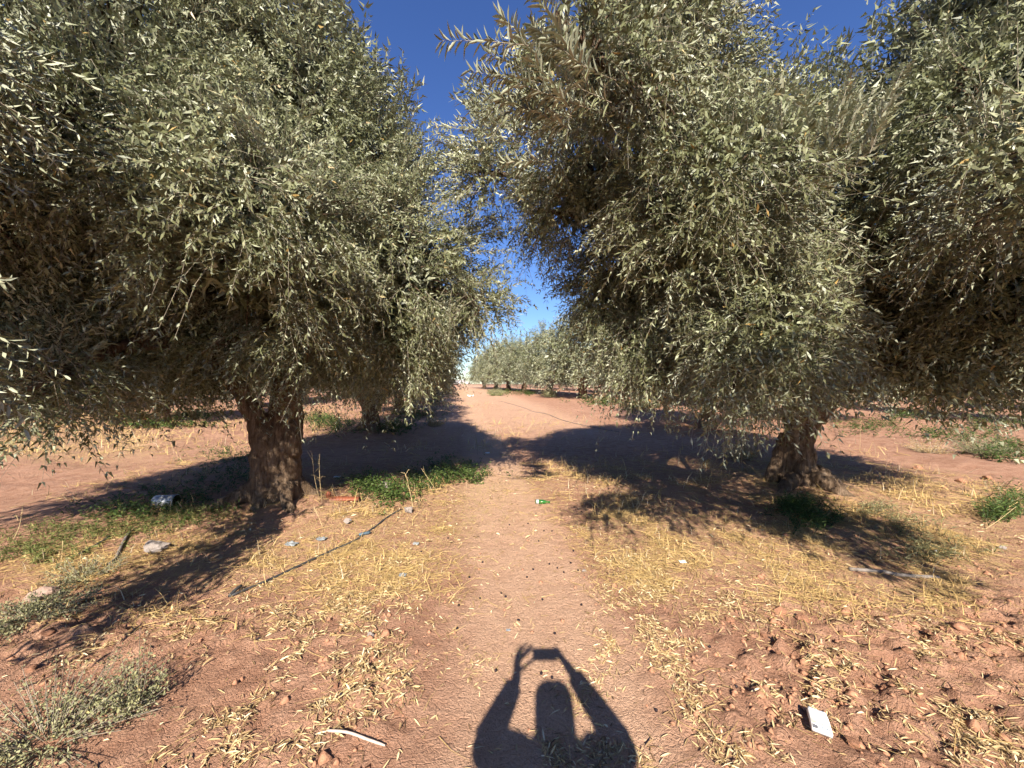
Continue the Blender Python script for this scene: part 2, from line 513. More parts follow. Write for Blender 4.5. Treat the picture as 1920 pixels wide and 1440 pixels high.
def sprigs(P0, D, L, droop, nodes, ll, lw, r):
    n = len(P0); t = (np.arange(nodes) + .6) / nodes
    tt = t[None, :, None]
    pos = P0[:, None] + D[:, None] * (L[:, None] * t[None])[..., None]
    pos[..., 2] -= (droop * L)[:, None] * t[None] ** 2
    T = np.repeat(D[:, None], nodes, 1).copy(); T[..., 2] -= 2 * droop[:, None] * t[None]
    T = nrm(T)
    A = nrm(np.cross(T, nrm(r.normal(size=(n, 1, 3))))); B = np.cross(T, A)
    ph = r.random((n, 1)) * 6.28 + np.arange(nodes)[None] * (np.pi / 2) + r.normal(0, .35, (n, nodes))
    S = np.cos(ph)[..., None] * A + np.sin(ph)[..., None] * B
    out = []
    for sg in (1, -1):
        al = np.radians(r.uniform(28, 68, (n, nodes, 1)))
        d = T * np.cos(al) + sg * S * np.sin(al); d[..., 2] -= .12; d = nrm(d + r.normal(0, .12, d.shape))
        nn = T - d * np.sum(T * d, -1, keepdims=True); nn = nrm(nrm(nn) + r.normal(0, .32, nn.shape))
        nn = nrm(nn - d * np.sum(nn * d, -1, keepdims=True))
        out.append((pos.reshape(-1, 3), d.reshape(-1, 3), nn.reshape(-1, 3)))
    P = np.concatenate([o[0] for o in out]); Dl = np.concatenate([o[1] for o in out]); Nl = np.concatenate([o[2] for o in out])
    keep = r.random(len(P)) > .06
    P, Dl, Nl = P[keep], Dl[keep], Nl[keep]
    m = len(P)
    l = ll * r.uniform(.65, 1.2, m); w = lw * r.uniform(.75, 1.2, m)
    # spine for the twig
    s = np.array([0, .5, 1.0])
    sp = P0[:, None] + D[:, None] * (L[:, None] * s[None])[..., None]
    sp[..., 2] -= (droop * L)[:, None] * s[None] ** 2
    return P, Dl, Nl, l, w, sp

def twig_mesh(name, SP, r0, r1):
    """thin three-sided twigs along many spines (n,k,3)"""
    n, k, _ = SP.shape
    T = nrm(SP[:, -1] - SP[:, 0]); A = nrm(np.cross(T, [0.31, .7, .2])); B = np.cross(T, A)
    rad = np.linspace(r0, r1, k)[None, :, None, None]
    th = np.arange(3) * 2 * np.pi / 3
    off = np.cos(th)[None, None, :, None] * A[:, None, None] + np.sin(th)[None, None, :, None] * B[:, None, None]
    V = SP[:, :, None] + rad * off
    base = (np.arange(n)[:, None, None] * k + np.arange(k - 1)[None, :, None]) * 3
    jj = np.arange(3)[None, None]; j2 = (jj + 1) % 3
    Q = np.stack([base + jj, base + j2, base + 3 + j2, base + 3 + jj], -1).reshape(-1, 4)
    return mesh_q(name, V.reshape(-1, 3), Q, smooth=True)

def trunk_obj(name, tubes, parent, voxel=.022, rough=.05):
    mb = MB()
    for pts, rad, n in tubes:
        P = spline(pts, n); R = np.interp(np.linspace(0, 1, n), np.linspace(0, 1, len(rad)), rad)
        th = np.arange(14) * 2 * np.pi / 14
        V, Qd, T = tube(P, R, 14, True, .16, len(mb.V) + 3)
        mb.add(V, Qd, T)
    me = mb.mesh(name, True)
    o = link(name, me, M['bark'], parent)
    rm = o.modifiers.new('remesh', 'REMESH'); rm.mode = 'VOXEL'; rm.voxel_size = voxel; rm.use_smooth_shade = True
    tx = bpy.data.textures.new('bark_relief', 'CLOUDS'); tx.noise_scale = .16; tx.noise_depth = 3
    dm = o.modifiers.new('relief', 'DISPLACE'); dm.texture = tx; dm.texture_coords = 'LOCAL'; dm.strength = rough * 1.15; dm.mid_level = .5
    t2x = bpy.data.textures.new('bark_fissures', 'CLOUDS'); t2x.noise_scale = .045; t2x.noise_depth = 2
    d2 = o.modifiers.new('fissures', 'DISPLACE'); d2.texture = t2x; d2.texture_coords = 'LOCAL'; d2.strength = rough * .4; d2.mid_level = .5
    return o

def make_tree(name, label, group, base, lobes, spacing, n_sprig, nodes, ll, lw, tubes, fork, seed, sl=(.20, .48), hexd=6.5,
              zmin=1.0, single_leaves=0, inner=0, voxel=.022, twigs=True, plume=0.0, limbs=True, shoots=(), thin=0, trid=1e9, inner_scale=(1.5, 1.9)):
    r = np.random.default_rng(seed)
    root = empty(name, base)
    tag(root, label, 'olive tree', group)
    base = np.asarray(base, float)
    lobes = [(np.asarray(l[:3], float) - base, l[3]) for l in lobes]
    zl = zmin - base[2]
    trunk_obj('trunk', tubes, root, voxel)
    cp, cu, co = crown_clumps(lobes, spacing, r, zl)
    # limbs from the fork towards every lobe, branches from lobes to the branch ends
    forks = [np.asarray(f, float) for f in fork]
    if limbs:
        for c, rad in lobes:
            if c[1] + base[1] < 2.6:
                continue
            f = min(forks, key=lambda q: np.linalg.norm(q - c))
            d = c - f
            mid = f + d * .5 + np.array([0, 0, .18 * np.linalg.norm(d)]) + r.normal(0, .08, 3)
            P = spline([f - d * .04, mid, c + d * .08], 9)
            V, Qd, T = tube(P, np.linspace(.085, .022, 9), 8, True, .25, int(r.integers(1e6)))
            mb = MB(); mb.add(V, Qd, T)
            link('limb', mb.mesh('limb', True), M['bark'], root)
    n = len(cp); c0 = np.array([lobes[k][0] for k in co])
    s = np.linspace(0, 1, 5)[None, :, None]
    bm_ = c0 + (cp - c0) * .55 + np.array([0, 0, .12])
    SP = (1 - s) ** 2 * (c0 * .7 + cp * .3)[:, None] + 2 * s * (1 - s) * bm_[:, None] + s ** 2 * cp[:, None]
    br = link('branches', twig_mesh('branches', SP, .016, .006), M['bark'], root); br['kind'] = 'stuff'
    # sprigs
    topness = np.clip((cu[:, 2] - .35) / .5, 0, 1)
    hgt = np.clip((cp[:, 2] - np.percentile(cp[:, 2], 55)) / 1.2, 0, 1)
    topness = np.maximum(topness * .7, topness * (.4 + .6 * hgt) + plume * hgt)
    topness = np.clip(topness, 0, 1)
    k = n_sprig
    keepc = np.repeat(r.uniform(.35, 1.15, n), k) > r.random(n * k)
    tint = np.repeat(r.normal(0, .10, n), k)
    P0 = np.repeat(cp, k, 0) + r.normal(0, .10, (n * k, 3))
    U = np.repeat(cu, k, 0); tn = np.repeat(topness, k)
    side = U * .9 + np.repeat(r.normal(0, .35, (n, 3)), k, 0) + r.normal(0, .33, U.shape); side[:, 2] = side[:, 2] * .6 + .05
    up = U * .30 + r.normal(0, .26, U.shape); up[:, 2] += 1.0
    D = nrm(side * (1 - tn)[:, None] + up * tn[:, None])
    L = r.uniform(sl[0], sl[1], n * k) * (1 + .35 * tn)
    droop = (r.uniform(.25, 1.0, n * k)) * (1 - tn) + .08 * tn
    P0, D, L, droop = P0[keepc], D[keepc], L[keepc], droop[keepc]
    P, Dl, Nl, l, w, sp = sprigs(P0, D, L, droop, nodes, ll, lw, r)
    if len(shoots):          # long shoots standing out of the crown: base point, direction, length, count
        SP0, SD, SL = [], [], []
        for (bp_, dr_, ln_, ct_) in shoots:
            for q in range(int(ct_ * 1.8)):
                SP0.append(np.asarray(bp_, float) - base + r.normal(0, .11, 3)); SD.append(nrm(np.asarray(dr_, float) + r.normal(0, .13, 3))); SL.append(ln_ * r.uniform(.6, 1.1))
        e = sprigs(np.array(SP0), np.array(SD), np.array(SL), np.full(len(SL), .10), 26, ll * 1.1, lw * 1.1, r)
        P, Dl, Nl, l, w = (np.concatenate([a_, b_]) for a_, b_ in zip((P, Dl, Nl, l, w), e[:5])); sp = np.concatenate([sp, e[5]])
    ok = P[:, 2] > zl - .45
    if thin:                 # fewer, larger leaves on the side away from the track's near end
        dd_ = np.linalg.norm(P + base - np.array([0, 0, EYE]), axis=1)
        wq = P + base; qx, qy = to_px(wq[:, 0], wq[:, 1], wq[:, 2])
        back = (dd_ > thin) | (wq[:, 1] < .8) | (qx < -120) | (qx > 2040) | (qy < -120)
        ok &= ~back | (r.random(len(P)) < .34)
        l = np.where(back, l * 1.5, l); w = np.where(back, w * 1.75, w)
        ds_ = np.linalg.norm(sp[:, 0] + base - np.array([0, 0, EYE]), axis=1); sp = sp[(ds_ < 5.0) | (r.random(len(sp)) < .40)]
    P, Dl, Nl, l, w = P[ok], Dl[ok], Nl[ok], l[ok], w[ok]
    rnd = np.clip(r.normal(.46, .20, len(P)) + .45 * (vnoise((P[:, 0] + .6 * P[:, 2]) * 1.6, (P[:, 1] - .7 * P[:, 2]) * 1.6, seed) - .5), 0, .985); rnd[r.random(len(P)) < .006] = 1.0
    Wd = P + base
    dist = np.linalg.norm(Wd - np.array([0, 0, EYE]), axis=1)
    single = np.zeros(len(P), bool)
    if single_leaves:
        qx, qy = to_px(Wd[:, 0], Wd[:, 1], Wd[:, 2])
        vis = (Wd[:, 1] > .8) & (qx > 10) & (qx < 1910) & (qy > 10) & (qy < 1430)
        sc_ = np.where(vis, Wd[:, 1], 1e9)
        single[np.argsort(sc_)[:single_leaves]] = True
    hx = (dist < hexd) & ~single; tr_ = (dist > trid) & ~single; dm = ~hx & ~single & ~tr_
    sets = [(leaves_geo(P[hx], Dl[hx], Nl[hx], l[hx], w[hx], True), rnd[hx]),
            (leaves_geo(P[dm], Dl[dm], Nl[dm], l[dm], w[dm], False), rnd[dm])]
    if tr_.any():
        Wt = np.cross(Dl[tr_], Nl[tr_]) * (w[tr_] * .6)[:, None]; mt = P[tr_] + Dl[tr_] * (l[tr_] * .25)[:, None]
        sets.append((np.stack([mt - Wt, mt + Wt, P[tr_] + Dl[tr_] * (l[tr_] * 1.05)[:, None]], 1), rnd[tr_]))
    if inner:  # oversized filler leaves in darker tints, added to darken the crown's inside
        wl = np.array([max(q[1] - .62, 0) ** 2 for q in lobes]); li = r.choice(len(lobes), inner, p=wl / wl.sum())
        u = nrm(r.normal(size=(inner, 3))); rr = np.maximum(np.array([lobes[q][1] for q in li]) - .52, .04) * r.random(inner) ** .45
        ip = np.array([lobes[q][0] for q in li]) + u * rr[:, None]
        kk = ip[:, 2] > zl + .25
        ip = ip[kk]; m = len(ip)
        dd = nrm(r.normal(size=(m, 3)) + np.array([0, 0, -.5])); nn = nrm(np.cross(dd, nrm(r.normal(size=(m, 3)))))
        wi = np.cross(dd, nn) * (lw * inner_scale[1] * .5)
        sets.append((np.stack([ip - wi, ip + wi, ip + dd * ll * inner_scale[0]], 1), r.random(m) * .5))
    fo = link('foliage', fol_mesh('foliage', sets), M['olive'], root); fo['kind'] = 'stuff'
    if twigs:
        tw = link('twigs', twig_mesh('twigs', sp, .0026, .001), M['twig'], root); tw['kind'] = 'stuff'
    if single_leaves:
        lu = get_leaf_unit()
        for q in np.nonzero(single)[0]:
            o = bpy.data.objects.new('leaf', lu)
            W_ = np.cross(Dl[q], Nl[q]); s_ = l[q]
            o.matrix_local = Matrix(((W_[0] * s_, Dl[q][0] * s_, Nl[q][0] * s_, P[q][0]), (W_[1] * s_, Dl[q][1] * s_, Nl[q][1] * s_, P[q][1]),
                                     (W_[2] * s_, Dl[q][2] * s_, Nl[q][2] * s_, P[q][2]), (0, 0, 0, 1)))
            C.objects.link(o); o.parent = root
    return root, len(P)

tri_log = []
def sh(px, py, y, dx, ln, ct, dz=1.0, dy=0.0):
    return (pd(px, py, y), (dx, dy, dz), ln, ct)
SH_L = [sh(655, 170, 4.9, .0, 1.0, 14), sh(690, 230, 4.8, .05, .9, 12), sh(735, 250, 4.8, .12, .85, 9), (pd(757, 300, 4.8), (.2, 0, .7), .5, 8), sh(600, 130, 4.9, 0, 1.1, 14), sh(540, 110, 5.0, .05, 1.0, 12), sh(560, 60, 4.8, .0, 1.0, 12),
        sh(440, 70, 4.6, 0, 1.0, 10), sh(780, 340, 4.6, .5, .6, 12, .5), sh(860, 450, 4.6, .8, .5, 14, .2)]
SH_R = [sh(1110, 170, 3.1, -.3, .8, 12), sh(1160, 140, 3.4, -.05, .9, 14), sh(1240, 140, 3.8, .05, 1.0, 14), sh(1300, 150, 4.0, .12, .9, 12), sh(1270, 60, 3.8, .1, .9, 10), sh(1370, 220, 4.2, .2, .5, 12), sh(1500, 230, 5.2, .0, .9, 10), sh(1470, 250, 5.2, -.1, .8, 8), sh(1640, 250, 5.2, .1, 1.0, 10),
        sh(1560, 210, 5.4, .0, 1.25, 18), sh(1600, 200, 5.4, .05, 1.1, 14), sh(1530, 260, 4.9, -.1, .8, 12), sh(1690, 140, 4.4, -.1, .9, 14), sh(1740, 120, 4.2, .0, .9, 14),
        (pd(1090, 190, 2.1), (-1, 0, .38), .52, 5), (pd(1080, 150, 2.1), (-.6, 0, .8), .42, 5), (pd(1050, 230, 2.6), (-1, 0, .25), .45, 8), (pd(1000, 250, 3.6), (-1, 0, .5), .7, 10), (pd(930, 300, 4.3), (-1, 0, .25), .7, 14), (pd(940, 230, 4.3), (-.7, 0, .6), .6, 12),
        (pd(1560, 300, 2.9), (.25, 0, 1), .55, 14), (pd(1500, 330, 3.0), (.15, 0, 1), .6, 10)]
# --- the big tree left of the track
b = (L1[0], L1[1], g1(*L1) - .03)
lob = [(-3.1, 5.2, 4.5, 1.85), (-2.9, 5.1, 5.7, 1.15), (-1.5, 5.0, 2.95, 1.2), (-2.15, 5.2, 4.3, 1.0), (-2.5, 3.7, 3.0, 1.2), (-4.7, 4.2, 2.75, 1.35),
       (-5.0, 5.8, 3.4, 1.45), (-3.9, 3.8, 4.5, 1.4), (-3.0, 6.7, 3.2, 1.4), (-1.7, 6.4, 2.9, 1.15), (-.42, 4.8, 2.6, .55), (-3.55, 2.95, 1.6, .52),
       (-3.2, 4.3, 2.0, .62), (-2.35, 4.5, 2.3, .8), (-4.3, 3.3, 1.95, .75), (-4.1, 5.2, 5.6, 1.1), (-2.25, 5.6, 5.2, .7), (-3.4, 3.1, 3.6, .9), (-5.6, 4.2, 2.1, .95), (-5.9, 3.2, 2.0, .85), (-1.5, 5.3, 2.0, .85), (-4.3, 2.9, 3.0, .9), (-3.9, 3.4, 1.75, .6), (-4.2, 1.7, 3.5, .85), (-3.1, 1.7, 3.3, .65), (-5.3, 2.2, 3.2, .9), (-3.0, .9, 1.6, .36), (-2.98, 1.65, 1.8, .36), (-3.9, 4.6, 1.9, .7), (-4.6, 4.9, 1.95, .8), (-2.2, 5.3, 1.85, .62), (-1.35, 5.4, 1.75, .55), (-3.4, 5.9, 2.1, .8), (-5.3, 5.2, 2.0, .9), (-3.6, 1.3, 3.1, .6), (-4.6, 1.3, 3.2, .7), (-4.1, .6, 3.6, .6), (-5.6, 1.4, 3.1, .8)]  # nearest lobes lie out of view, added to shade the lower crown and ground
tb = [([(0, 0, -.1), (-.02, 0, .25), (.03, 0, .6), (.04, .03, 1.0), (.05, .05, 1.5), (.12, .1, 2.2)], [.30, .24, .215, .205, .18, .14], 26),
      ([(-.10, -.14, .0), (-.12, -.17, .4), (-.14, -.17, .75), (-.25, -.16, 1.08), (-.45, -.2, 1.48), (-.85, -.25, 2.0)], [.18, .15, .125, .115, .10, .08], 24),
      ([(.16, -.1, .98), (.235, -.14, .78), (.25, -.17, .58)], [.08, .095, .075], 8),
      ([(-.15, .05, .2), (-.3, .0, .5), (-.26, .0, .85)], [.16, .10, .07], 8),
      ([(-.18, -.12, .22), (-.42, -.25, .05), (-.78, -.38, -.08)], [.14, .10, .04], 10),
      ([(.14, -.16, .2), (.27, -.32, .0), (.45, -.5, -.12)], [.10, .07, .03], 10),
      ([(.0, -.18, .2), (-.06, -.36, .0), (-.15, -.55, -.12)], [.10, .07, .03], 10),
      ([(.15, .1, .15), (.4, .2, -.05), (.6, .3, -.15)], [.10, .06, .03], 8)]
t1, n1 = make_tree('olive_tree', 'large olive tree left of the track with twin twisted stems and burl', None, b, lob, .335, 24, 11, .073, .0160, tb,
               [(.14, .1, 2.1), (-.85, -.25, 1.95)], 101, hexd=3.2, single_leaves=300, inner_scale=(1.8, 2.6), inner=60000, plume=.35, zmin=1.1, shoots=SH_L, thin=6.2, trid=4.1)
# --- the big tree right of the track
b = (R1[0], R1[1], g1(*R1) - .03)
lob = [(3.2, 5.5, 4.15, 1.6), (4.9, 6.0, 5.2, .85), (1.6, 4.3, 4.9, 1.05), (.95, 4.6, 3.9, 1.0), (-.28, 4.5, 3.95, .62), (.55, 2.9, 4.05, .62), (.55, 4.6, 3.55, .62),
       (1.9, 3.8, 3.2, 1.1), (2.4, 3.6, 2.15, .82), (1.55, 5.1, 2.75, 1.0), (1.75, 4.4, 1.75, .5), (5.6, 4.6, 3.6, 1.5), (4.85, 3.7, 4.7, 1.15), (5.3, 4.0, 2.5, .95),
       (5.0, 5.5, 2.5, .95), (4.4, 7.3, 3.3, 1.5), (6.2, 6.1, 3.4, 1.3), (2.6, 6.9, 3.3, 1.3), (3.5, 2.45, 2.9, .75), (1.5, 3.4, 5.0, .6), (1.0, .35, 3.2, .45), (1.7, .5, 3.2, .5), (3.4, 1.15, 2.4, .85), (2.6, .8, 2.9, .6), (5.9, 4.6, 1.9, .85), (4.9, 4.9, 1.85, .75), (6.6, 5.4, 2.0, .9), (5.2, 6.6, 2.0, .9), (2.1, 3.5, 1.75, .6), (1.5, 4.6, 2.05, .65), (1.1, 3.2, 4.0, .6), (4.5, 2.2, 3.7, 1.0), (5.0, 3.4, 5.5, 1.0), (4.1, 3.3, 3.9, .85), (5.9, 3.2, 4.0, 1.1), (5.9, 4.6, 5.2, 1.0), (1.75, 5.4, 1.75, .58), (2.6, 4.6, 1.6, .52), (3.0, 4.2, 1.6, .48), (3.9, 4.6, 3.0, .9)]  # includes unseen lobes near the eye, added to cast shade on crown and soil
tb = [([(.02, 0, -.1), (.0, 0, .25), (.02, 0, .6), (.0, 0, .95), (-.2, -.1, 1.5), (-.6, -.25, 2.2)], [.28, .205, .185, .18, .15, .12], 26),
      ([(.0, .02, .75), (.3, .02, 1.15), (.75, .02, 1.55), (1.25, .1, 2.1)], [.2, .19, .165, .12], 18),
      ([(-.3, .12, -.1), (-.27, .08, .3), (-.16, .02, .75)], [.15, .09, .09], 12),
      ([(.1, -.22, .2), (.2, -.42, .03), (.36, -.6, -.1)], [.14, .1, .04], 10),
      ([(.2, -.02, .2), (.5, -.12, .0), (.75, -.2, -.1)], [.14, .08, .03], 8),
      ([(-.2, -.18, .15), (-.42, -.3, .0), (-.6, -.4, -.1)], [.12, .08, .03], 8)]
t2, n2 = make_tree('olive_tree', 'large olive tree right of the track with a thick limb leaning right', None, b, lob, .335, 24, 11, .073, .0160, tb,
               [(-.6, -.25, 2.15), (1.25, .1, 2.05)], 202, hexd=3.2, single_leaves=300, inner_scale=(1.8, 2.6), inner=70000, plume=.35, zmin=1.05, shoots=SH_R, thin=6.2, trid=4.1)
tri_log += [n1, n2]

def generic_lobes(r, k=1.0):
    out = []
    a0 = r.random() * 6.28
    for q in range(6):
        a = a0 + q * 1.047 + r.normal(0, .12); d = 1.55 * k * r.uniform(.9, 1.12)
        out.append((math.cos(a) * d, math.sin(a) * d, r.uniform(2.0, 2.6) * k, r.uniform(1.05, 1.3) * k))
    for q in range(4):
        a = a0 + .5 + q * 1.57; d = .9 * k
        out.append((math.cos(a) * d, math.sin(a) * d, r.uniform(3.4, 4.0) * k, r.uniform(1.0, 1.3) * k))
    out.append((r.normal(0, .3), r.normal(0, .3), 4.8 * k, .9 * k))
    return out
def generic_trunk(r):
    a = r.normal(0, .15); c = r.normal(0, .15)
    return [([(0, 0, -.15), (.02, 0, .3), (a * .5, c * .5, .9), (a, c, 1.6), (a * 1.6, c * 1.6, 2.4)], [.36, .26, .22, .18, .11], 14),
            ([(0, 0, .5), (.35, .1, 1.1), (.8, .2, 1.9)], [.18, .14, .08], 8), ([(0, 0, .6), (-.35, -.1, 1.2), (-.7, -.3, 1.9)], [.17, .13, .08], 8),
            ([(.1, -.1, .2), (.3, -.35, 0), (.5, -.5, -.12)], [.15, .1, .04], 6), ([(-.1, -.1, .2), (-.35, -.25, 0), (-.6, -.3, -.12)], [.15, .1, .04], 6)]

# --- second tree of the left row, seen in full behind the first
r_ = np.random.default_rng(5)
b = (L2[0], L2[1], g1(*L2) - .03)
gl = [(x + b[0], y + b[1], z + b[2], q) for x, y, z, q in generic_lobes(r_, 1.08)]
gl += [(b[0] + 1.8, b[1] - .9, 1.95, .8), (b[0] + 1.3, b[1] - 1.9, 1.7, .9), (b[0] + 1.95, b[1] - .2, 1.6, .8), (b[0] + .2, b[1] - 2.1, 1.9, .8), (b[0] - 1.3, b[1] - 1.6, 1.8, .9)]
make_tree('olive_tree', 'second olive tree of the left row, sunlit root flare in the shade', None, b, gl, .45, 9, 8, .09, .024, generic_trunk(r_), [(0, 0, 2.2)], 303,
          hexd=0, inner=14000, zmin=.95, twigs=False, voxel=.03)

def copy_tree(o, loc, rz, sc, label, group):
    c = o.copy(); C.objects.link(c); c.location = loc; c.rotation_euler = (0, 0, rz); c.scale = (sc, sc, sc * (0.96 + .1 * random.random()))
    c['label'] = label
    if group: c['group'] = group
    elif 'group' in c: del c['group']
    for ch in list(o.children):
        d = ch.copy(); C.objects.link(d); d.parent = c
    return c

# --- mid-distance model and its copies; far model and its copies
r_ = np.random.default_rng(9)
mid_spots = [((6.9, 13.6), 1.0, 'olive tree standing in shade behind the large right tree', None),
             ((-5.45, 18.6), 1.0, 'third olive tree of the left row, mostly hidden by the second', None),
             ((-13.8, 15.2), .95, 'olive tree beyond the pale straw field at the far left', None),
             ((-15.2, 23.0), .95, 'olive tree in the next row left, showing beside the left trunk', None),
             ((13.0, 15.8), 1.0, 'olive tree of the next row right, behind the leaning limb', None),
             ((12.8, 22.5), 1.0, 'olive tree of the next row right, second from the leaning limb', None),
             ((20.5, 15.0), 1.0, 'olive tree at the right edge beyond two bands of shade', None)]
def mid_model(name, label, group, xy, seed, far):
    r = np.random.default_rng(seed)
    b = (xy[0], xy[1], g1(*xy) - .03)
    gl = [(x + b[0], y + b[1], z + b[2], q) for x, y, z, q in generic_lobes(r, 1.05)]
    gl += [(b[0] + math.cos(q) * 1.9, b[1] + math.sin(q) * 1.9, b[2] + 1.5, .95) for q in (.3, 1.5, 2.6, 3.7, 4.6, 5.5)]
    if far:
        return make_tree(name, label, group, b, gl, .55, 7, 5, .15, .045, generic_trunk(r), [(0, 0, 2.2)], seed, sl=(.32, .6), hexd=0, inner=5000, zmin=b[2] + .6, twigs=False, voxel=.045, limbs=False)[0]
    return make_tree(name, label, group, b, gl, .44, 8, 7, .095, .027, generic_trunk(r), [(0, 0, 2.2)], seed, hexd=0, inner=9000, zmin=b[2] + .7, twigs=False, voxel=.035)[0]
mid = None
for (x, y), s, lab, grp in mid_spots:
    if mid is None:
        mid = mid_model('olive_tree', lab, grp, (x, y), 404, False)
    else:
        copy_tree(mid, (x, y, g1(x, y) - .03), random.random() * 6.28, s, lab, grp)
far_named = [((6.05, 33.0), 1.45, 'nearest olive tree of the far right row, dark single trunk'),
             ((4.0, 41.0), 1.25, 'second olive tree of the far right row, low drooping crown'),
             ((1.55, 51.0), 1.32, 'third olive tree of the far right row, forked trunk in view'),
             ((-.5, 56.5), 1.32, 'fourth olive tree of the far right row'),
             ((-2.6, 63.0), 1.35, 'fifth olive tree of the far right row, left of the forked one'),
             ((-5.2, 72.0), 1.25, 'last olive tree of the far right row beside the hazy gap')]
far = None
for (x, y), s, lab in far_named:
    if far is None:
        far = mid_model('olive_tree', lab, 'olive trees of the far right row', (x, y), 505, True); far.scale = (s, s, s)
    else:
        copy_tree(far, (x, y, g1(x, y) - .03), random.random() * 6.28, s, lab, 'olive trees of the far right row')
far_more = [(-6.6, 25.5), (-7.8, 32.5), (-9, 40), (-10.2, 48), (-11.5, 57), (-16.3, 30), (-17.4, 37.5), (-18.6, 45), (-19.8, 53), (-21, 62),
            (-24, 20), (-25.2, 28), (-26.4, 36), (-22.5, 12), (12.4, 29.5), (11.9, 37), (11, 45), (9.5, 54), (8, 63), (5.5, 72), (3, 82),
            (21, 23), (20.5, 31), (20, 39), (29.5, 20), (29, 29), (28, 38), (-35, 42)]
for x, y in far_more:
    copy_tree(far, (x, y, g1(x, y) - .03), random.random() * 6.28, random.uniform(.9, 1.05), 'distant olive tree glimpsed behind nearer crowns', 'olive trees of the back rows')

# ------------------------------------------------------------------ dry leaves, straw and grass on the ground
def scatter(n, x0, x1, y0, y1, dens, r):
    x = r.uniform(x0, x1, n); y = r.uniform(y0, y1, n)
    px, py = to_px(x, y, base_z(x, y))
    k = (r.random(n) < dens(px, py, x, y)) & (px > -150) & (px < 2070)
    return x[k], y[k]
def patchy(x, y, s, lo, hi, seed):
    return sstep(lo, hi, fbm(x * s, y * s, seed, 3))

r = np.random.default_rng(77)
def leafdens(px, py, x, y):
    return np.clip(blobs(px, py, LEAFY), 0, 1.2) * (patchy(x, y, 5.5, .46, .66, 50) * .95 + .05) + .008
x, y = scatter(95000, -3.4, 3.6, 1.25, 3.6, leafdens, r)
def flat_leaves(x, y, ll, lw, r, lift=.008, tilt=.35):
    n = len(x); z = gz(x, y) + r.random(n) * lift + .002
    a = r.random(n) * 6.28
    D = nrm(np.stack([np.cos(a), np.sin(a), r.normal(0, tilt * .6, n)], -1))
    Nn = nrm(np.stack([r.normal(0, tilt, n), r.normal(0, tilt, n), np.ones(n)], -1)); Nn = nrm(Nn - D * np.sum(Nn * D, -1, keepdims=True))
    Nn = Nn * np.where(r.random(n) < .5, 1, 1)[:, None]
    P = np.stack([x, y, z], -1) - D * .02
    P[:, 2] = np.maximum(P[:, 2], z)
    return leaves_geo(P, D, Nn, ll * r.uniform(.4, 1.3, n), lw * r.uniform(.55, 1.4, n), True), np.clip(r.normal(.52, .33, n), 0, 1)
lv = [flat_leaves(x, y, .050, .0066, r, tilt=.55)]
x, y = scatter(26000, -5, 5.5, 3.4, 7.5, lambda px, py, x, y: .25 * np.clip(blobs(px, py, STRAW), 0, 1) * patchy(x, y, 4, .4, .6, 52) + .015, r)
lv.append(flat_leaves(x, y, .06, .014, r))
o = link('dry_leaf_litter', fol_mesh('dry_leaf_litter', lv), M['litter'])
tag(o, 'fallen dry yellow olive leaves scattered over the soil', 'leaf litter', kind='stuff')
n_lit = sum(len(v[0]) for v in lv)

def blades(x, y, L, w, r, lie, seg=3):
    """straw or grass blades: 0 = upright, 1 = lying on the ground"""
    n = len(x); z = gz(x, y)
    a = r.random(n) * 6.28
    el = np.where(r.random(n) < lie, np.abs(r.normal(.02, .10, n)), r.uniform(.5, 1.5, n))
    h = np.stack([np.cos(a), np.sin(a), np.zeros(n)], -1)
    D = h * np.cos(el)[:, None]; D[:, 2] = np.sin(el)
    sd = np.stack([-np.sin(a), np.cos(a), np.zeros(n)], -1); wd = nrm(sd + np.array([0, 0, 1]) * r.normal(0, .5, (n, 1)))
    cur = r.normal(0, .22, n); bend = r.uniform(.0, .55, n) * np.sin(el)
    V = []
    for t in np.linspace(0, 1, seg):
        p = np.stack([x, y, z + .004 + .006 * r.random(n)], -1) + D * (L * t)[:, None] + sd * (cur * L * t * t)[:, None]
        p[:, 2] -= bend * L * t * t
        gzp = gz(p[:, 0], p[:, 1]) + .003; p[:, 2] = np.maximum(p[:, 2], gzp)
        ww = (w * (1 - .75 * t))[:, None]
        V += [p - wd * ww, p + wd * ww]
    V = np.stack(V, 1)
    q = np.concatenate([np.array([[2 * k, 2 * k + 1, 2 * k + 3, 2 * k + 2]]) for k in range(seg - 1)])
    k = V.shape[1]
    Q = (np.arange(n)[:, None, None] * k + q[None]).reshape(-1, 4)
    return V.reshape(-1, 3), Q, np.repeat(np.clip(r.normal(.5, .25, n), 0, 1), k)

def blade_obj(name, parts, mat):
    V = []; Q = []; R = []; n0 = 0
    for v, q, rr in parts:
        V.append(v); Q.append(q + n0); R.append(rr); n0 += len(v)
    return link(name, mesh_q(name, np.concatenate(V), np.concatenate(Q), attrs={'rnd': np.concatenate(R)}), mat)

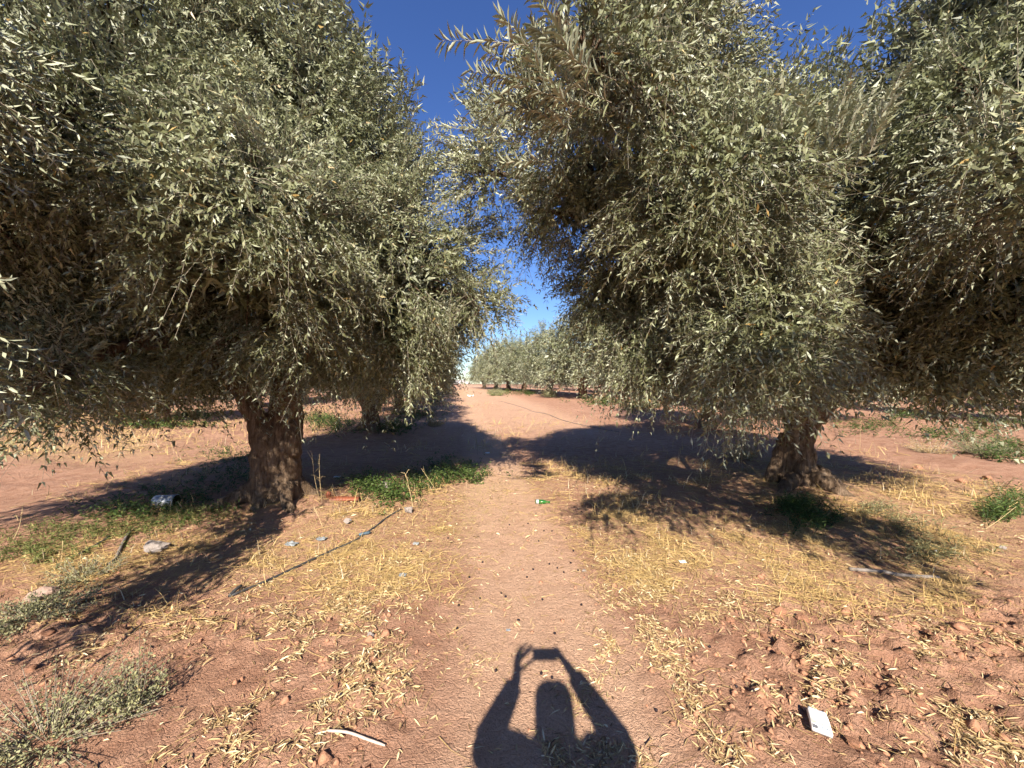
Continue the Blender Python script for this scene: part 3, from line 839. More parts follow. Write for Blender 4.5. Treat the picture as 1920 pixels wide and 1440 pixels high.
sd_ = lambda px, py, x, y: np.clip(blobs(px, py, STRAW), 0, 1) ** 1.3 * (.12 + .88 * sstep(.35, .75, np.abs(x - path_x(y)))) * (patchy(x, y, 2.6, .44, .64, 60) * .92 + .08)
x, y = scatter(66000, -4.6, 4.8, 2.2, 4.8, sd_, r)
pts = [blades(x, y, r.uniform(.05, .18, len(x)), r.uniform(.0016, .0036, len(x)), r, .90)]
x, y = scatter(52000, -7, 8, 4.6, 8.5, sd_, r)
pts.append(blades(x, y, r.uniform(.08, .26, len(x)), r.uniform(.003, .0055, len(x)), r, .80))
x, y = scatter(60000, -22, 9, 8.5, 26, lambda px, py, x, y: np.clip(blobs(px, py, STRAW), 0, 1) * (patchy(x, y, 1.2, .4, .6, 62) * .8 + .2), r)
pts.append(blades(x, y, r.uniform(.12, .38, len(x)), r.uniform(.005, .010, len(x)), r, .55))
x, y = scatter(9000, -3.4, 3.6, 1.3, 3.0, lambda px, py, x, y: .35 * leafdens(px, py, x, y), r)
pts.append(blades(x, y, r.uniform(.05, .22, len(x)), r.uniform(.0012, .0022, len(x)), r, .96))
o = blade_obj('dry_straw', pts, M['drygrass'])
tag(o, 'dry yellow straw lying beside the track', 'straw', kind='stuff')

# small soil crumbs
x, y = scatter(16000, -3.6, 4.2, 1.25, 4.2, lambda px, py, x, y: np.clip(clod_mask(x, y), 0, 1) * .5 * patchy(x, y, 3, .4, .6, 70) + .012, r)
n = len(x); s = r.uniform(.006, .02, n) * (1 + (r.random(n) < .08) * 1.2)
ico = np.array([(0, 0, 1), (.9, 0, .1), (.2, .85, .05), (-.75, .5, -.05), (-.7, -.55, .1), (.3, -.85, 0), (0, 0, -.8)], float)
icf = np.array([(0, 1, 2), (0, 2, 3), (0, 3, 4), (0, 4, 5), (0, 5, 1), (6, 2, 1), (6, 3, 2), (6, 4, 3), (6, 5, 4), (6, 1, 5)])
a = r.random(n) * 6.28; ca, sa = np.cos(a)[:, None], np.sin(a)[:, None]
vv = ico[None] * (1 + r.normal(0, .32, (n, 7, 3))) * s[:, None, None]
V = np.stack([vv[..., 0] * ca - vv[..., 1] * sa + x[:, None], vv[..., 0] * sa + vv[..., 1] * ca + y[:, None], vv[..., 2] * .7 + (gz(x, y) + s * .08)[:, None]], -1)
o = link('soil_crumbs', mesh_q('soil_crumbs', V.reshape(-1, 3), tris=(np.arange(n)[:, None, None] * 7 + icf[None]).reshape(-1, 3)), M['clod'])
tag(o, 'small crumbs of red soil strewn over the ground', 'soil', kind='stuff')

# larger clods, each its own thing
def lump_mesh(name, seed, sub=3, rough=.35, sq=.7, facet=True):
    import bmesh
    bm = bmesh.new(); bmesh.ops.create_icosphere(bm, subdivisions=sub, radius=1)
    r = np.random.default_rng(seed); planes = nrm(r.normal(size=(9, 3))); offs = r.uniform(.45, .8, 9)
    ph = r.random(3) * 9
    for v in bm.verts:
        p = np.array(v.co)
        if facet:
            for nrm_, of in zip(planes, offs):
                d = p @ nrm_ - of
                if d > 0: p = p - nrm_ * d * .9
        p = p * (1 + rough * .25 * (math.sin(p[0] * 5 + ph[0]) * math.sin(p[1] * 6 + ph[1]) + .6 * math.sin(p[2] * 9 + ph[2] + p[0] * 7)))
        p[2] *= sq
        v.co = p
    me = bpy.data.meshes.new(name); bm.to_mesh(me); bm.free()
    return me
clod_px = [(1462, 1152, 34), (1507, 1168, 26), (1430, 1196, 14), (1580, 1190, 16), (1660, 1170, 15), (1745, 1200, 20), (1700, 1235, 16), (1800, 1165, 14), (1850, 1225, 18),
           (1390, 1405, 18), (1600, 1400, 26), (1720, 1330, 24), (1890, 1370, 30), (1540, 1290, 14), (1460, 1240, 13), (1660, 1300, 14), (700, 1105, 12), (712, 1135, 12), (700, 1150, 11),
           (745, 1340, 16), (630, 1290, 14), (560, 1420, 16), (90, 1195, 22), (60, 1260, 20), (1720, 880, 18), (1800, 905, 18), (1850, 900, 14), (1770, 915, 12), (1775, 1140, 14), (1370, 1165, 18)]
clod_names = {0: 'largest red soil clod, standing at the edge of the right straw', 1: 'red soil clod just right of the largest one', 10: 'red soil clod right of the white packet, half in shade',
              12: 'large red clod at the right edge of the picture near the bottom', 11: 'red soil clod on the litter above right of the white packet', 22: 'red soil clod at the left edge below the leaning grey pipe',
              23: 'red soil clod at the left edge above the corner shrub', 19: 'red soil clod just above the pale peeled stick', 28: 'lone red clod below the half buried pipe at right', 24: 'red clod in broken soil right of the right trunk'}
cm = []
for k in range(4):
    me = lump_mesh('soil_clod', 60 + k); me.materials.append(M['clod']); cm.append(me)
for k, (cx, cy, sz) in enumerate(clod_px):
    p = p2g(cx, cy); s = sz / FPX * p[1] * .5
    o = link('soil_clod', cm[k % 4], None, None, (p[0], p[1], p[2] + s * .25))
    o.scale = (s * random.uniform(.9, 1.2), s * random.uniform(.85, 1.1), s * random.uniform(.8, 1.1)); o.rotation_euler = (random.uniform(-.3, .3), random.uniform(-.3, .3), random.random() * 6.28)
    tag(o, clod_names.get(k, 'small broken clod of red soil lying among dry leaves'), 'soil clod', 'soil clods beside the track')
# fallen olives on the track
ofm = lump_mesh('fallen_olive', 3, 2, .05, 1.0, False); ofm.materials.append(M['olive_fruit'])
ol_px = [(972, 1156), (988, 1077), (1000, 1063), (1030, 1053), (1045, 1060), (1057, 1068), (1070, 1052), (1084, 1066), (1075, 1031), (1020, 992), (1035, 993), (1075, 988), (1115, 975), (1140, 990), (955, 980), (990, 978),
         (1017, 1118), (1015, 1255), (1035, 1262), (1272, 1270), (1260, 1240), (860, 1134), (857, 1177), (790, 1036), (840, 1010), (820, 1060), (700, 1195), (690, 1170), (485, 1208), (500, 1170), (545, 1162),
         (940, 1107), (948, 1113), (900, 1118), (1090, 1128), (1040, 1180), (930, 1250), (1230, 1330), (1330, 1215), (1380, 1290), (640, 1316), (1412, 1310), (1150, 1080), (1010, 1010), (1062, 1008), (1005, 960), (1050, 955), (1090, 960), (880, 1080), (905, 1050)]
for cx, cy in ol_px:
    p = p2g(cx, cy)
    o = link('fallen_olive', ofm, None, None, (p[0], p[1], p[2] + .006)); o.scale = (.0085, .011 * random.uniform(.8, 1.1), .0085); o.rotation_euler = (0, 0, random.random() * 6)
    tag(o, 'small black fallen olive on the bare track', 'olive', 'fallen olives on the track')

# ------------------------------------------------------------------ weeds and shrubs
def weed_patch(name, label, spots, n, h, ll, lw, seed, mat, cat='weeds', lie=.35):
    """low leafy plants over elliptical spots given in photo pixels (x, y, rx, ry)"""
    r = np.random.default_rng(seed)
    xs, ys = [], []
    for cx, cy, rx, ry in spots:
        q = r.normal(size=(n, 2)) * .5
        for a, b_ in q:
            p = p2g(cx + a * rx, min(cy + b_ * ry, 1500)); xs.append(p[0]); ys.append(p[1])
    x = np.array(xs); y = np.array(ys); z = gz(x, y)
    k = 9; m = len(x)
    c = np.repeat(np.stack([x, y, z], -1), k, 0)
    hh = np.repeat(h * r.uniform(.4, 1.1, m), k) * r.random(m * k)
    out = r.normal(0, 1, (m * k, 2)); out /= np.linalg.norm(out, axis=1, keepdims=True)
    P = c.copy(); P[:, :2] += out * (hh * .45)[:, None]; P[:, 2] += hh + .004
    D = nrm(np.stack([out[:, 0], out[:, 1], r.normal(.25, .4, m * k)], -1))
    Nn = nrm(np.stack([r.normal(0, .4, m * k), r.normal(0, .4, m * k), np.ones(m * k)], -1)); Nn = nrm(Nn - D * np.sum(Nn * D, -1, keepdims=True))
    Lf = leaves_geo(P, D, Nn, ll * r.uniform(.5, 1.2, m * k), lw * r.uniform(.6, 1.2, m * k), True)
    rnd = np.clip(r.normal(.5, .25, m * k), 0, 1)
    root_me = fol_mesh(name, [(Lf, rnd)])
    o = link(name, root_me, mat)
    tag(o, label, cat, kind='stuff')
    # stems as a part
    SP = np.stack([c, (c + P) * .5 + np.array([0, 0, .01]), P], 1)
    st = link('stems', twig_mesh('stems', SP[::2], .0016, .0009), mat, o); st['kind'] = 'stuff'
    return o
weed_patch('green_weeds', 'bright green leafy weeds at the sunlit edge right of the left trunk', [(740, 930, 50, 26), (800, 905, 55, 26), (835, 885, 35, 24), (885, 890, 38, 18), (690, 915, 40, 20)], 110, .17, .05, .024, 1, M['weed'])
weed_patch('green_weeds', 'dark green weeds in the shade left of the left trunk', [(420, 900, 100, 36), (330, 945, 100, 28), (440, 860, 70, 30), (250, 960, 100, 22)], 110, .13, .045, .02, 2, M['weed'])
weed_patch('green_weeds', 'sunlit green grass strip before the tree shade at far left', [(120, 1000, 130, 26), (240, 990, 110, 26), (360, 965, 90, 24), (60, 1040, 100, 24)], 110, .09, .055, .008, 3, M['grassg'])
weed_patch('green_weeds', 'shaded green weeds below the base of the right trunk', [(1525, 975, 50, 26), (1485, 955, 35, 16)], 90, .16, .07, .012, 4, M['weed'])
weed_patch('green_weeds', 'pale green grass in the sun right of the right trunk', [(1650, 965, 50, 20), (1700, 995, 70, 22), (1740, 1040, 90, 18)], 45, .12, .08, .006, 5, M['scrub'])
weed_patch('green_weeds', 'green weeds at the right edge beside broken soil', [(1900, 945, 35, 26), (1868, 970, 30, 14)], 60, .20, .06, .016, 6, M['weed'])
weed_patch('green_weeds', 'dark weeds under the second tree of the left row', [(630, 800, 50, 18), (740, 805, 40, 12), (600, 790, 40, 14), (780, 780, 50, 12)], 120, .28, .09, .04, 7, M['weed'])
weed_patch('green_weeds', 'green growth in tree shade across the left field', [(250, 785, 70, 8), (360, 780, 60, 8), (300, 800, 90, 6)], 120, .25, .12, .05, 8, M['weed'])
weed_patch('green_weeds', 'shaded undergrowth behind the right trunk', [(1640, 800, 80, 16), (1780, 820, 90, 16), (1860, 800, 80, 16), (1700, 780, 60, 10), (1880, 850, 50, 20)], 110, .28, .09, .03, 9, M['weed'])
weed_patch('green_weeds', 'low weeds in shade around the far right row', [(1140, 757, 60, 6), (990, 738, 20, 4), (1200, 765, 40, 8), (940, 738, 30, 5)], 100, .4, .18, .06, 10, M['weed'])

def scrub(name, label, centre, R, H, n_stem, seed, ll=.018, lw=.008, mat='scrub', spikes=0, cat='shrub', lps=46):
    """a sprawling dry bush: stems from one root with small leaves along them"""
    r = np.random.default_rng(seed)
    base = np.array([centre[0], centre[1], g1(centre[0], centre[1])])
    root = empty(name, tuple(base)); tag(root, label, cat)
    a = r.random(n_stem) * 6.28; rr = R * np.sqrt(r.random(n_stem))
    tip = np.stack([np.cos(a) * rr, np.sin(a) * rr, H * r.uniform(.35, 1.0, n_stem) * (1 - .5 * (rr / R) ** 2)], -1)
    if spikes:
        tip[:spikes, 2] *= 1.9; tip[:spikes, :2] *= .8
    gb = gz(tip[:, 0] + base[0], tip[:, 1] + base[1]) - base[2]
    tip[:, 2] += gb
    s = np.linspace(0, 1, 6)[None, :, None]
    mid = tip * .55; mid[:, 2] = tip[:, 2] * .25 + .02
    st0 = np.stack([np.cos(a), np.sin(a), 0 * a], -1) * (rr * .25)[:, None]
    st0[:, 2] = gz(st0[:, 0] + base[0], st0[:, 1] + base[1]) - base[2]
    SP = (1 - s) ** 2 * st0[:, None] + 2 * s * (1 - s) * mid[:, None] + s ** 2 * tip[:, None]
    st = link('stems', twig_mesh('stems', SP, .0028, .0010), M['twig'], root); st['kind'] = 'stuff'
    t = r.uniform(.15, 1.0, (n_stem, lps, 1))
    P = (1 - t) ** 2 * st0[:, None] + 2 * t * (1 - t) * mid[:, None] + t ** 2 * tip[:, None]
    P = P.reshape(-1, 3) + r.normal(0, .012, (n_stem * lps, 3))
    D = nrm(r.normal(size=P.shape) + np.array([0, 0, .4])); Nn = nrm(np.cross(D, nrm(r.normal(size=P.shape))))
    m = len(P)
    g_ = gz(P[:, 0] + base[0], P[:, 1] + base[1]) - base[2]; P[:, 2] = np.maximum(P[:, 2], g_ + .004)
    f = link('foliage', fol_mesh('foliage', [(leaves_geo(P, D, Nn, ll * r.uniform(.5, 1.3, m), lw * r.uniform(.6, 1.2, m), True), np.clip(r.normal(.45, .25, m), 0, 1))]), M[mat], root)
    f['kind'] = 'stuff'
    return root
c = p2g(95, 1385); scrub('wild_shrub', 'grey green sprawling shrub in the bottom left corner', c, .48, .22, 110, 21, spikes=26, lps=22)
c = p2g(255, 1330); scrub('wild_shrub', 'small spiky grey green plant right of the corner shrub', c, .16, .22, 36, 22, spikes=8, lps=34)
c = p2g(60, 1160); scrub('wild_shrub', 'low grey green shrub beside the cut pipe at left', c, .42, .13, 80, 23, lps=36)
c = p2g(160, 1085); scrub('wild_shrub', 'thin weedy plant behind the cut pipe at left', c, .3, .22, 45, 24, lps=24)
c = p2g(1835, 850); scrub('wild_shrub', 'pale sunlit bush in the shade right of the right trunk', c, .55, .55, 110, 25, ll=.03, lw=.010, lps=30)
c = p2g(1740, 850); scrub('wild_shrub', 'brownish dry bush behind broken soil at right', c, .6, .45, 90, 26, ll=.03, lw=.008, mat='drygrass', lps=26)
c = p2g(1030, 745); scrub('wild_shrub', 'leafy suckers around the base of a far right row tree', c, .9, 1.1, 60, 27, ll=.14, lw=.05, lps=26)
c = p2g(1125, 752); scrub('wild_shrub', 'dry pale bush beside the nearest far right tree', c, .6, .9, 30, 28, ll=.12, lw=.03, mat='drygrass', lps=14)
c = p2g(930, 742); scrub('wild_shrub', 'grey green bush left of the far right row trunks', c, 1.1, .9, 60, 29, ll=.14, lw=.05, lps=26)
c = p2g(815, 800); scrub('wild_shrub', 'dry bushy weed at the path edge under the left trees', c, .5, .55, 70, 30, ll=.05, lw=.012, mat='drygrass', lps=24)
c = p2g(1390, 860); scrub('wild_shrub', 'dry upright grass clump left of the right trunk', c, .5, .5, 90, 31, ll=.08, lw=.008, mat='drygrass', lps=14)

def stalk(label, base_px, tip_px, rad, seed, tufts=4, cat='dry stalk', name='dry_stalk'):
    p = p2g(*base_px); tip = pd(tip_px[0], tip_px[1], p[1])
    r = np.random.default_rng(seed)
    root = empty(name, tuple(p)); tag(root, label, cat, 'dry weed stalks')
    L = tip - p
    mb = MB(); P = spline([(0, 0, -.01), L * .5 + r.normal(0, .02 * np.linalg.norm(L), 3), L], 8)
    V, Qd, T = tube(P, np.linspace(rad * .62, rad * .3, 8), 6); mb.add(V, Qd, T)
    link('stem', mb.mesh('stem', True), M['stalk'], root)
    for k in range(tufts):
        t = r.uniform(.45, 1.0); q = L * t
        d = nrm(nrm(L) + r.normal(0, .7, 3)) * np.linalg.norm(L) * r.uniform(.1, .28)
        V, Qd, T = tube(spline([q, q + d * .6 + [0, 0, .01], q + d], 5), np.linspace(rad * .4, rad * .18, 5), 5)
        mb2 = MB(); mb2.add(V, Qd, T); link('side_stem', mb2.mesh('side_stem', True), M['stalk'], root)
    return root
M['stalk'] = simple_mat('dry_stalk', (.50, .37, .19), .85, .25, 60)
M['stalk_dark'] = simple_mat('grey_stalk', (.22, .16, .11), .85, .3, 60)
stalk('tall dry stalk rising from the bright green weeds', (776, 958), (760, 888), .006, 1, 5)
stalk('dry stalk leaning over the far end of the green weeds', (822, 925), (790, 878), .005, 2, 3)
stalk('short dry stalk with a knobbly tip in front of the left trunk', (606, 990), (588, 950), .005, 3, 5)
stalk('bare stalk standing right of the left trunk base', (604, 945), (598, 860), .005, 4, 5)
stalk('bare stalk leaning right of the left trunk', (600, 940), (585, 850), .004, 5, 4)
stalk('dry stalk at the far left of the grass strip', (20, 1020), (42, 955), .006, 6, 3)
stalk('thin stalk in the grass strip at left', (112, 1075), (118, 1015), .004, 7, 3)
stalk('dry stalk sloping across the straw at the right edge', (1845, 992), (1905, 950), .005, 8, 2)
stalk('pale stalk left of the right trunk', (1325, 915), (1345, 855), .005, 9, 5)
stalk('thin leafy stalk rising right of the right trunk', (1612, 850), (1617, 755), .005, 10, 6)
stalk('dry stalk in the middle of the path shade', (965, 818), (955, 800), .01, 11, 6)
stalk('thin dry twig standing on the path beyond the shade', (985, 812), (1005, 785), .01, 12, 6)

# ------------------------------------------------------------------ irrigation pipes
M['pipe'] = simple_mat('black_pipe', (.045, .043, .042), .55, .35, 25, spec=.4)
M['blue'] = simple_mat('blue_fitting', (.075, .11, .135), .5, .3, 40)
M['dust'] = simple_mat('dusty_pipe', (.16, .135, .115), .8, .3, 25)
def pipe(name, label, pxs, rad, mat='pipe', lift=None, n=40, cat='pipe', bury=.25):
    pts = [p2g(a, b_) for a, b_ in pxs]
    base = pts[0].copy(); base_v = base
    P = spline(np.array(pts), n)
    P[:, 2] = gz(P[:, 0], P[:, 1]) + rad * (1 - bury)
    k = np.ones(5) / 5; zs = np.convolve(np.pad(P[:, 2], 2, 'edge'), k, 'valid'); P[:, 2] = np.maximum(zs, P[:, 2] - rad * .4) + .002
    mb = MB(); V, Qd, T = tube(P - base, rad, 10); mb.add(V, Qd, T)
    o = link(name, mb.mesh(name, True), M[mat], None, tuple(base))
    tag(o, label, cat)
    return o, P
hose, hp = pipe('irrigation_hose', 'long black irrigation hose with blue fitting curving across dry straw', [(430, 1123), (500, 1092), (560, 1064), (620, 1036), (660, 1018), (683, 1004), (705, 988), (728, 970), (752, 957)], .0105)
f = p2g(683, 1004); mb = MB()
V, Qd, T = tube(np.array([(-.045, -.03, .016), (-.02, -.012, .018), (0, 0, .018), (.03, .02, .018), (.05, .035, .016)]), [.013, .017, .015, .017, .013], 10); mb.add(V, Qd, T)
fit = link('fitting', mb.mesh('fitting', True), M['blue'], hose); fit.location = f - np.array(hose.location)
mb = MB(); e0 = p2g(430, 1123) - np.array(hose.location); e1 = p2g(452, 1106) - np.array(hose.location)
V, Qd, T = tube(spline([e0 + [0, 0, .012], (e0 + e1) / 2 + [0, 0, .028], e1 + [0, 0, .032]], 8), .0125, 10); mb.add(V, Qd, T)
link('folded_end', mb.mesh('folded_end', True), M['pipe'], hose)
pipe('cut_pipe', 'straight grey pipe leaning on a pale stone at left', [(40, 1154), (70, 1132), (100, 1110)], .014, 'dust', n=14)
pipe('cut_pipe', 'short black pipe lying in the grass strip at left', [(150, 1042), (178, 1026), (206, 1009)], .013, n=14)
pipe('cut_pipe', 'curved grey pipe end beside the pale crumpled stone', [(205, 1062), (218, 1048), (228, 1026), (240, 1004), (250, 996)], .014, 'dust', n=20)
pipe('cut_pipe', 'grey pipe half buried in straw on the right', [(1592, 1070), (1640, 1074), (1680, 1080), (1720, 1084), (1760, 1086)], .015, 'dust', n=30, bury=.35)
pipe('drip_line', 'thin dark drip line winding across the sunlit path', [(935, 752), (962, 759), (985, 766), (1000, 772), (1022, 776), (1045, 785), (1072, 793), (1090, 797), (1120, 804), (1160, 810)], .012, 'dust', n=70)

# ------------------------------------------------------------------ litter and small things
def lathe(prof, sides=20):
    """profile (x along axis, radius) -> verts, quads, axis = +X"""
    prof = np.asarray(prof, float); th = np.arange(sides) * 2 * np.pi / sides
    V = np.stack([np.repeat(prof[:, 0][:, None], sides, 1), prof[:, 1][:, None] * np.cos(th)[None], prof[:, 1][:, None] * np.sin(th)[None]], -1)
    n = len(prof); i = np.arange(n - 1)[:, None] * sides; j = np.arange(sides)[None]; j2 = (j + 1) % sides
    return V.reshape(-1, 3), np.stack([i + j, i + j2, i + sides + j2, i + sides + j], -1).reshape(-1, 4)
def lathe_obj(name, prof, mat, parent, sides=20):
    V, Qd = lathe(prof, sides); mb = MB(); mb.add(V, Qd); return link(name, mb.mesh(name, True), mat, parent)

m, nt, b_ = new_mat('green_glass')
b_.inputs['Base Color'].default_value = (.035, .16, .03, 1); b_.inputs['Roughness'].default_value = .08; b_.inputs['Transmission Weight'].default_value = .35
M['glass'] = m
M['foil'] = simple_mat('silver_label', (.45, .46, .44), .35, .2, 60, metallic=.4)
p = p2g(1004, 942)
bt = empty('glass_bottle', (p[0], p[1], p[2]), -.12); tag(bt, 'small green glass bottle lying on the track', 'bottle')
o = lathe_obj('body', [(0, .0), (0, .024), (.006, .031), (.105, .031), (.13, .024), (.155, .0145), (.196, .0125), (.196, 0)], M['glass'], bt); o.location = (0, 0, .030)
o = lathe_obj('label_band', [(.012, .0313), (.013, .0318), (.045, .0318), (.046, .0313)], M['foil'], bt); o.location = (0, 0, .030)
o = lathe_obj('lip', [(.186, .0128), (.187, .0148), (.196, .0148), (.197, .010)], M['glass'], bt); o.location = (0, 0, .030)

# crumpled packet at lower right
M['card'] = simple_mat('white_card', (.74, .71, .66), .6, .08, 30)
M['cardbrown'] = simple_mat('faded_print', (.55, .40, .30), .6, .25, 20)
M['cardblue'] = simple_mat('pale_blue_print', (.50, .56, .62), .6, .15, 20)
M['ink'] = simple_mat('dark_print', (.10, .10, .11), .6, .2, 40)
p = p2g(1541, 1390)
pk = empty('paper_packet', (p[0], p[1], p[2]), -.42); tag(pk, 'crushed white paper packet lying on red clods at lower right', 'packet')
mb = MB()
nu, nv = 7, 10; W_, H_, D_ = .075, .10, .022
rr = np.random.default_rng(2)
U_, Vv = np.meshgrid(np.linspace(-.5, .5, nu), np.linspace(0, 1, nv))
crush = .006 * (fbm(U_ * 5 + 3, Vv * 5, 9, 2) - .5) + .006 * np.sin(Vv * 3.1)
top = np.stack([U_ * W_ * (1 - .08 * Vv), Vv * H_, D_ + crush], -1).reshape(-1, 3)
bot = np.stack([U_ * W_ * (1 - .05 * Vv), Vv * H_, 0 * U_], -1).reshape(-1, 3)
i = np.arange(nv - 1)[:, None] * nu; j = np.arange(nu - 1)[None]
q1 = np.stack([i + j, i + j + 1, i + j + 1 + nu, i + j + nu], -1).reshape(-1, 4)
q2 = q1[:, ::-1] + nu * nv
ring = list(range(nu)) + [nu - 1 + nu * k for k in range(1, nv)] + [nu * nv - 1 - k for k in range(1, nu)] + [nu * (nv - 1 - k) for k in range(1, nv - 1)]
q3 = [(ring[k] + nu * nv, ring[(k + 1) % len(ring)] + nu * nv, ring[(k + 1) % len(ring)], ring[k]) for k in range(len(ring))]
mb.add(np.concatenate([top, bot]), np.concatenate([q1, q2, np.array(q3)]))
pkb = link('carton', mb.mesh('carton'), M['card'], pk)
def card_patch(name, u0, u1, v0, v1, mat, h=.0012, nn=6):
    uu, vv_ = np.meshgrid(np.linspace(u0, u1, nn), np.linspace(v0, v1, nn))
    cr = .006 * (fbm(uu * 5 + 3, vv_ * 5, 9, 2) - .5) + .006 * np.sin(vv_ * 3.1)
    V = np.stack([uu * W_ * (1 - .08 * vv_), vv_ * H_, D_ + cr + h], -1).reshape(-1, 3)
    i = np.arange(nn - 1)[:, None] * nn; j = np.arange(nn - 1)[None]
    q = np.stack([i + j, i + j + 1, i + j + 1 + nn, i + j + nn], -1).reshape(-1, 4)
    mb = MB(); mb.add(V, q); return link(name, mb.mesh(name), mat, pk)
card_patch('brown_band', -.47, .47, .24, .40, M['cardbrown'])
card_patch('blue_band', -.2, .48, .02, .2, M['cardblue'])
card_patch('dark_band', -.48, -.22, .02, .17, M['ink'])
card_patch('blue_flap', -.46, .46, .93, .99, M['cardblue'])
for k in range(5):
    card_patch('printed_mark', -.12 + .11 * k, -.05 + .11 * k, .08 + .01 * (k % 2), .145, M['ink'] if k % 2 else M['foil'], .0022, 3)
for k in range(2):
    card_patch('printed_line', -.47, -.25, .21 + .055 * k, .225 + .055 * k, M['ink'], .0022, 3)
pk.rotation_euler = (.22, .10, -.42); pk.location.z += .018

# pale stick
a_, c_ = p2g(613, 1381), p2g(722, 1408)
mb = MB(); P = spline([(0, 0, .018), (c_ - a_) * .35 + [0, .01, .022], (c_ - a_) * .7 + [0, .002, .02], (c_ - a_) + [0, 0, .013]], 14)
V, Qd, T = tube(P, np.interp(np.linspace(0, 1, 14), [0, .1, .9, 1], [.004, .006, .0055, .0035]), 9, True, .18, 4); mb.add(V, Qd, T)
M['palewood'] = simple_mat('bleached_wood', (.46, .36, .29), .8, .15, 50)
st = link('bare_stick', mb.mesh('bare_stick', True), M['palewood'], None, tuple(a_)); tag(st, 'pale peeled stick lying on the soil left of the shadow', 'stick')
mb = MB(); a_ = p2g(1290, 1330); c_ = p2g(1345, 1390)
V, Qd, T = tube(spline([(0, 0, .008), (c_ - a_) * .5 + [.01, 0, .014], (c_ - a_) + [0, 0, .007]], 10), .0035, 7, True, .2, 5); mb.add(V, Qd, T)
st = link('bare_stick', mb.mesh('bare_stick', True), M['stalk'], None, tuple(a_)); tag(st, 'thin dry twig on leaf litter right of the shadow', 'stick')

# dented tin under the left tree
M['tin'] = simple_mat('dull_tin', (.30, .31, .32), .45, .3, 18, metallic=.5)
M['rust'] = simple_mat('rusty_inside', (.17, .075, .03), .85, .4, 30)
p = p2g(312, 951)
tn_ = empty('tin_can', (p[0], p[1], p[2]), .12); tag(tn_, 'grey metal tin lying on its side in the weeds', 'tin can')
o = lathe_obj('body', [(-.13, 0), (-.13, .078), (-.125, .081), (.0, .079), (.115, .081), (.12, .081)], M['tin'], tn_, 24); o.location = (0, 0, .075)
o = lathe_obj('rim', [(.112, .080), (.114, .086), (.122, .086), (.124, .078), (.112, .078)], M['tin'], tn_, 24); o.location = (0, 0, .075)
o = lathe_obj('inside', [(.118, .077), (-.10, .074), (-.11, 0)], M['rust'], tn_, 24); o.location = (0, 0, .075)

# orange corrugated plastic piece beside the left trunk
M['orange'] = simple_mat('orange_plastic', (.19, .058, .028), .55, .25, 20)
p = p2g(645, 938)
og = empty('plastic_piece', (p[0], p[1], p[2]), .05); tag(og, 'orange ribbed plastic piece lying by the left trunk', 'plastic piece')
uu, vv_ = np.meshgrid(np.linspace(-.2, .2, 33), np.linspace(0, math.pi, 9))
rad = .05 + .005 * np.sin(uu * 150)
V = np.stack([uu, np.cos(vv_) * rad, np.sin(vv_) * rad * (1 - .8 * (uu + .2)) + .004], -1).reshape(-1, 3)
i = np.arange(8)[:, None] * 33; j = np.arange(32)[None]
q = np.stack([i + j, i + j + 1, i + j + 34, i + j + 33], -1).reshape(-1, 4)
mb = MB(); mb.add(V, q); o = link('ribbed_shell', mb.mesh('ribbed_shell', True), M['orange'], og)
so = o.modifiers.new('thickness', 'SOLIDIFY'); so.thickness = .004
mb = MB(); V, Qd, T = tube(spline([(-.19, 0, .03), (-.2, -.01, .07), (-.185, -.01, .115)], 6), [.03, .032, .026], 10, True, .2, 2); mb.add(V, Qd, T)
link('end_socket', mb.mesh('end_socket', True), M['orange'], og)

# pale stones and crumpled plastic scraps
M['stone'] = simple_mat('pale_stone', (.27, .225, .195), .9, .35, 22, bump=.6)
M['stone_pink'] = simple_mat('pinkish_stone', (.32, .215, .165), .9, .25, 22, bump=.5)
M['plastic'] = simple_mat('thin_plastic', (.24, .25, .25), .25, .2, 60, spec=.6)
def lump(name, label, cat, px, py, w, h, mat, seed, rz=0, facet=True, group=None):
    p = p2g(px, py); me = lump_mesh(name, seed, 3, .5, 1.0, facet); me.materials.append(M[mat])
    s = w / FPX * p[1] * .5; sz = h / FPX * p[1] * .5
    o = link(name, me, None, None, (p[0], p[1], p[2] + sz * .55)); o.scale = (s, s * .7, sz); o.rotation_euler = (0, 0, rz)
    tag(o, label, cat, group); return o
lump('pale_stone', 'crumpled looking grey and white stone in the straw at left', 'stone', 293, 1032, 50, 26, 'stone', 1, .2)
lump('pale_stone', 'pale stone behind the leaning grey pipe at left', 'stone', 80, 1122, 44, 30, 'stone_pink', 2, .5)
lump('pale_stone', 'greyish stone at the end of the long hose', 'stone', 766, 962, 22, 17, 'stone', 3)
lump('pale_stone', 'small rounded stone half hidden in the green weeds', 'stone', 722, 914, 22, 15, 'stone', 4)
lump('pale_stone', 'small grey stone in straw above the long hose', 'stone', 651, 982, 16, 14, 'stone', 5)
lump('pale_stone', 'small grey pebble amid leaves left of the track', 'stone', 695, 1196, 15, 14, 'stone', 6)
lump('pale_stone', 'flat grey pebble on the bare track', 'stone', 1095, 1069, 9, 7, 'stone', 7)
lump('pale_stone', 'broken stone on the soil at right edge of straw', 'stone', 1880, 1030, 14, 10, 'stone', 8)

